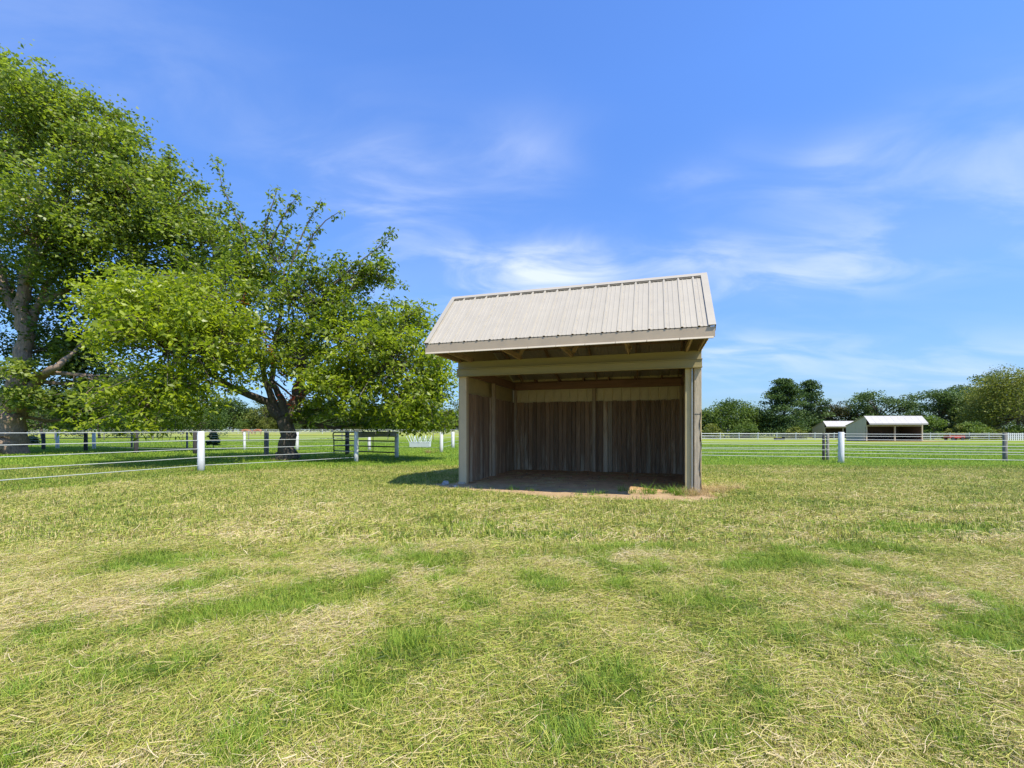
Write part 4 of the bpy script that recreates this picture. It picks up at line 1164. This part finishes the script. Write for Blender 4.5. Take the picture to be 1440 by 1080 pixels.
# ------------------------------------------------------------------ grazing horses, far left
def horse(px, Z, rz, label):
    x = (px - 720) / F * Z
    me = bpy.data.meshes.new('horse'); v = []; e = []; r = []
    def add(p, rad, par=None):
        v.append(p); r.append(rad)
        if par is not None: e.append((par, len(v) - 1))
        return len(v) - 1
    pelvis = add((-.75, 0, 1.22), .34); mid = add((0, 0, 1.15), .33, pelvis); ch = add((.55, 0, 1.18), .33, mid)
    nk = add((.95, 0, 1.1), .19, ch); n2 = add((1.3, 0, .75), .13, nk); hd = add((1.45, 0, .42), .11, n2); mz = add((1.55, 0, .12), .07, hd)
    add((1.33, .07, .62), .03, hd)
    tl = add((-1.08, 0, 1.15), .07, pelvis); add((-1.15, 0, .6), .05, tl)
    for s in (-1, 1):
        a = add((.62, s * .17, .85), .13, ch); b = add((.60 + s * .06, s * .17, .48), .07, a); c = add((.60 + s * .1, s * .17, .10), .055, b); add((.66 + s * .1, s * .17, .03), .06, c)
        a = add((-.72, s * .18, .88), .17, pelvis); b = add((-.86 - s * .05, s * .18, .52), .075, a); c = add((-.80 - s * .05, s * .18, .10), .055, b); add((-.74 - s * .05, s * .18, .03), .06, c)
    me.from_pydata(v, e, []); me.materials.append(M['horse'])
    o = link('horse', me, None, (x, Z, float(ground_z(x, Z))), (0, 0, rz))
    m = o.modifiers.new('skin', 'SKIN')
    for i, sv in enumerate(me.skin_vertices[0].data): sv.radius = (r[i], r[i]); sv.use_root = (i == 0)
    o.modifiers.new('sub', 'SUBSURF').levels = 1; o.modifiers['sub'].render_levels = 1
    tag(o, label, 'horse')
horse(346, 112, .2, 'dark chestnut horse grazing far off, left one of the pair beyond the fence')
horse(362, 116, math.pi + .1, 'chestnut horse grazing far off beside another, just left of the forked tree trunk')


# ------------------------------------------------------------------ grass
def clump(name, n, radius, hmin, hmax, wid, lean, seed, segs=2, lie=False, curl=.3):
    """blades as tapering curved strips, x-y centred"""
    r = np.random.default_rng(seed); V = []; Fc = []; T = []
    main = r.uniform(0, math.pi)
    for k in range(n):
        ph = r.uniform(0, 2 * math.pi); rr = radius * math.sqrt(r.random()); p = np.array([rr * math.cos(ph), rr * math.sin(ph), 0.])
        L = hmin + (hmax - hmin) * (r.random() ** 2.2 if lie else r.random()); w = wid * r.uniform(.6, 1.3)
        if lie:
            az = main + r.normal() * 1.6 + (math.pi if r.random() < .5 else 0); el = r.normal() * .16 + .05; p[2] = r.uniform(.0, .045); p[:2] -= np.array([math.cos(az), math.sin(az)]) * L * .5
        else:
            az = r.uniform(0, 2 * math.pi); el = math.pi / 2 - abs(r.normal()) * lean
        d = np.array([math.cos(az) * math.cos(el), math.sin(az) * math.cos(el), math.sin(el)])
        s = np.array([-math.sin(az), math.cos(az), 0]); ro = r.uniform(-1.1, 1.1); s = s * math.cos(ro) + np.array([0, 0, 1]) * (math.sin(ro) if lie else 0); s /= np.linalg.norm(s)
        bend = np.array([math.cos(az), math.sin(az), 0]) * curl * L * r.uniform(.2, 1) if not lie else np.array([-math.sin(az), math.cos(az), -.15]) * curl * L * r.normal() * .7
        t = r.random(); b0_ = len(V)
        for q in range(segs + 1):
            u = q / segs; c = p + d * L * u + bend * u * u + np.array([0, 0, -.35 * L * curl * u * u if not lie else 0])
            ww = w * (1 - u) ** .6 if not lie else w * (1 - .3 * abs(2 * u - 1))
            if q == segs and not lie:
                V.append(c); T.append(t)
            else:
                V.append(c - s * ww / 2); V.append(c + s * ww / 2); T += [t, t]
        m = len(V) - b0_
        for q in range(segs):
            i = b0_ + 2 * q
            if q == segs - 1 and not lie: Fc.append((i, i + 1, i + 2, i + 2))
            else: Fc.append((i, i + 1, i + 3, i + 2))
    tris = []
    for f in Fc:
        tris.append((f[0], f[1], f[2]))
        if f[2] != f[3]: tris.append((f[0], f[2], f[3]))
    return np.array(V), np.array(tris), np.array(T)


def scatter(name, src_me, pts, rot, scl, tint, label):
    """one object of grass: points with geometry-node instances of a clump"""
    src = bpy.data.objects.new('grass_clump', src_me)
    me = bpy.data.meshes.new(name); me.vertices.add(len(pts)); me.vertices.foreach_set('co', pts.astype(np.float32).ravel())
    for an, arr, ty, key in (('rot', rot, 'FLOAT_VECTOR', 'vector'), ('scl', scl, 'FLOAT', 'value'), ('tint', tint, 'FLOAT', 'value')):
        a = me.attributes.new(an, ty, 'POINT'); a.data.foreach_set(key, arr.astype(np.float32).ravel())
    o = link(name, me); tag(o, label, None, None, 'stuff')
    ng = bpy.data.node_groups.new(name, 'GeometryNodeTree')
    ng.interface.new_socket('Geometry', in_out='INPUT', socket_type='NodeSocketGeometry'); ng.interface.new_socket('Geometry', in_out='OUTPUT', socket_type='NodeSocketGeometry')
    gi = ng.nodes.new('NodeGroupInput'); go = ng.nodes.new('NodeGroupOutput'); ip = ng.nodes.new('GeometryNodeInstanceOnPoints')
    oi = ng.nodes.new('GeometryNodeObjectInfo'); oi.inputs['Object'].default_value = src; oi.inputs['As Instance'].default_value = True
    ar = ng.nodes.new('GeometryNodeInputNamedAttribute'); ar.data_type = 'FLOAT_VECTOR'; ar.inputs[0].default_value = 'rot'
    as_ = ng.nodes.new('GeometryNodeInputNamedAttribute'); as_.data_type = 'FLOAT'; as_.inputs[0].default_value = 'scl'
    L = ng.links.new
    L(gi.outputs[0], ip.inputs['Points']); L(oi.outputs['Geometry'], ip.inputs['Instance']); L(ar.outputs[0], ip.inputs['Rotation']); L(as_.outputs[0], ip.inputs['Scale']); L(ip.outputs[0], go.inputs[0])
    md = o.modifiers.new('scatter', 'NODES'); md.node_group = ng
    return o


def region(n, y0, y1, margin=1.18, bias=1.0):
    """points in the viewed wedge, uniform per area, y from y0 to y1"""
    u = RNG.random(n); y = np.sqrt(y0 ** 2 + u * (y1 ** 2 - y0 ** 2)) if bias == 1 else y0 + (y1 - y0) * u ** bias
    x = RNG.uniform(-1, 1, n) * (y * 1.14 * margin + .6)
    return x, y


def place(name, kind, src, n, y0, y1, smin, smax, accept, tintf, label, sink=.0, bias=1.0):
    x, y = region(n, y0, y1, bias=bias)
    g = greenness(x, y); keep = (RNG.random(n) < accept(g, x, y)) & (soil(x, y) < .15)
    a, b = to_shed(x, y); keep &= ~((a > -.15) & (a < W + .2) & (b > -.1) & (b < D + .2))
    x, y, g = x[keep], y[keep], g[keep]; m = len(x)
    z = ground_z(x, y) + micro(x, y) - sink
    rot = np.stack([RNG.normal(size=m) * .06, RNG.normal(size=m) * .06, RNG.uniform(0, 6.283, m)], 1)
    scl = RNG.uniform(smin, smax, m)
    scatter(name, src, np.stack([x, y, z], 1), rot, scl, np.clip(tintf(g, x, y) + RNG.normal(size=m) * .07, 0, 1), label)
    print(name, m)


def cm(nm, mat, *a, **k):
    V, Fc, T = clump(nm, *a, **k)
    return np_mesh(nm, V, Fc, mat, {'blade': T})


hay = [cm('hay_mat', M['litter'], 150, .17, .025, .105, .0027, .5, 100 + i, 3, True, .9) for i in range(3)]
hay2 = [cm('hay_mat', M['litter'], 110, .28, .04, .15, .0058, .5, 110 + i, 2, True, .4) for i in range(2)]
stub = [cm('stubble', M['litter'], 60, .16, .03, .085, .0038, .5, 120 + i, 2) for i in range(2)]
stub2 = [cm('stubble', M['litter'], 60, .32, .04, .10, .009, .5, 130 + i, 2) for i in range(2)]
tuf = [cm('green_tuft', M['green'], 70, .11, .06, .18, .0046, .38, 140 + i, 3, False, .55) for i in range(2)]
tuf2 = [cm('green_tuft', M['green'], 60, .24, .05, .12, .010, .45, 150 + i, 2, False, .5) for i in range(2)]
tuf3 = [cm('green_tuft', M['green'], 50, .7, .06, .14, .028, .5, 160 + i, 2, False, .4) for i in range(2)]

ht = lambda g, x, y: .635 - .50 * g + .70 * (fbm(x * .8 + 50, y * .8, 3) - .5) + .45 * (fbm(x * 3.5 + 9, y * 3.5, 3) - .5)
for i in range(3):
    place('cut_hay', 'hay', hay[i], 4200, 1.3, 5.5, .75, 1.25, lambda g, x, y: np.clip(1.1 - .9 * g, .06, 1), ht, 'dry cut hay lying over the mown paddock near the camera')
for i in range(2):
    place('stubble_grass', 'stub', stub[i], 9500, 1.3, 5.5, .7, 1.3, lambda g, x, y: .75 + 0 * g, lambda g, x, y: .47 - .25 * g + .2 * (fbm(x * 2, y * 2, 2) - .5), 'short mown stubble in the near paddock')
    place('green_tufts', 'tuft', tuf[i], 7500, 1.3, 5.5, .3, .85, lambda g, x, y: sm(.35, .95, g), lambda g, x, y: .30 + .40 * g + .4 * (fbm(x * 3, y * 3, 2) - .5), 'fresh green grass tufts in the near paddock')
    place('cut_hay', 'hay', hay2[i], 9000, 5.2, 16, .7, 1.2, lambda g, x, y: np.clip(1.1 - 1.1 * g, .02, 1), ht, 'dry cut hay lying over the middle of the paddock')
    place('stubble_grass', 'stub', stub2[i], 11000, 5.2, 18, .7, 1.3, lambda g, x, y: .8 + 0 * g, lambda g, x, y: .46 - .25 * g + .2 * (fbm(x * 2, y * 2, 2) - .5), 'short mown stubble across the middle of the paddock')
    place('green_tufts', 'tuft', tuf2[i], 15000, 5.2, 20, .4, .95, lambda g, x, y: sm(.35, .95, g), lambda g, x, y: .42 + .40 * g + .4 * (fbm(x * 2, y * 2, 2) - .5), 'fresh green grass in the middle of the paddock')
    place('far_grass', 'tuft', tuf3[i], 12000, 17, 60, .5, 1.0, lambda g, x, y: .9 + 0 * g, lambda g, x, y: .62 + .25 * (fbm(x * .3, y * .3, 3) - .5) * 2, 'green pasture grass beyond the fences')

# tall weeds and dry straw round the shelter mouth and fence posts
def spot(name, src, spots, tint, label, per=14):
    P_ = []; T_ = []; R_ = []; S_ = []
    for (x, y, r, s, n) in spots:
        for k in range(n):
            a = RNG.uniform(0, 6.283); q = r * math.sqrt(RNG.random()); xx, yy = x + q * math.cos(a), y + q * math.sin(a)
            P_.append((xx, yy, float(ground_z(xx, yy)))); R_.append((RNG.normal() * .1, RNG.normal() * .1, RNG.uniform(0, 6.28))); S_.append(s * RNG.uniform(.6, 1.15)); T_.append(tint + RNG.normal() * .12)
    scatter(name, src, np.array(P_), np.array(R_), np.array(S_), np.clip(np.array(T_), 0, 1), label)


weed = cm('weed', M['green'], 16, .09, .12, .34, .012, .38, 170, 3, False, .7)
dry = cm('dry_clump', M['gold'], 46, .13, .12, .36, .006, .5, 171, 3, False, .8)
sp = []
for a, b, r, s, n in ((4.3, -.35, .25, .9, 5), (4.75, -.45, .25, 1.0, 7), (5.2, -.35, .25, .9, 6), (5.0, .1, .4, .9, 6), (5.5, -.2, .2, .9, 5), (1.6, -.75, .25, .6, 6), (2.15, -.85, .22, .6, 5), (3.3, -1.15, .4, .6, 6), (5.65, -.5, .25, .8, 6), (3.9, -.9, .3, .55, 5), (.9, -.9, .4, .5, 5)):
    x, y = from_shed(a, b); sp.append((x, y, r, s, n))
spot('weeds', weed, sp, .45, 'tall green weeds in the soil at the right of the shelter mouth')
sp = []
for a, b, r, s, n in ((5.75, -.28, .3, .8, 16), (6.25, .2, .35, .95, 26), (6.5, .9, .4, .9, 24), (6.2, -.4, .3, .6, 10), (5.3, -.75, .5, .4, 6)):
    x, y = from_shed(a, b); sp.append((x, y, r, s, n))
spot('dry_straw', dry, sp, .55, 'dry golden straw heaped round the right corner post of the shelter')
lush = [(A1[0] + .35, A1[1] + .1, .6, .9, 34), (A1[0] + 1.6, A1[1] + .9, .7, .9, 34), (A1[0] - .4, A1[1], .3, .7, 8), (14.35, 19.6, .4, .7, 16), (22.6, 20.6, .3, .8, 10), (A2[0], A2[1], .4, .7, 12), (A3[0], A3[1], .4, .7, 12), (-4.5, 28.4, .8, 1.0, 30), (-5.2, 28.6, .8, 1, 24), (-4.2, 34, 1.0, 1, 20), (-8.6, 18.2, .9, .8, 34)]
spot('fence_weeds', weed, lush, .7, 'bright green weeds growing at the feet of the fence posts')
spot('dry_straw', dry, [(A1[0] - .25, A1[1] - .2, .22, .7, 10), (-11.2, 21.7, .5, .7, 12), (-5.0, 28.2, .5, 1.2, 12)], .3, 'brown dry grass clump at the foot of the thick white post')

# scraps of hay and droppings trodden into the soil floor
P_ = []
for k in range(90):
    x, y = from_shed(RNG.uniform(.3, 5.5), RNG.uniform(-.5, 4.5)); P_.append((x, y, float(ground_z(x, y)) + .012))
n_ = len(P_)
scatter('hay_scraps', hay2[0], np.array(P_), np.stack([np.zeros(n_), np.zeros(n_), RNG.uniform(0, 6.28, n_)], 1), RNG.uniform(.25, .7, n_), RNG.uniform(.5, .9, n_), 'scraps of hay trodden into the bare soil under the shelter roof')
mb = MB()
for k in range(150):
    x, y = from_shed(RNG.uniform(-.9, 5.8), RNG.uniform(-1.3, 4.4)); r = RNG.uniform(.012, .045); z = float(ground_z(x, y)) + .01
    if soil(np.array([x]), np.array([y]))[0] < .5: continue
    q = [(x + r * RNG.uniform(.7, 1.2) * math.cos(t), y + r * RNG.uniform(.7, 1.2) * math.sin(t), z) for t in np.linspace(0, 5.2, 6)]
    mb.add(q + [(x + r * .2, y, z + r * .8)], [(i, (i + 1) % 6, 6) for i in range(6)])
tag(mb.build('soil_clods', M['clod']), 'small brown clods scattered on the soil floor of the shelter', kind='stuff')
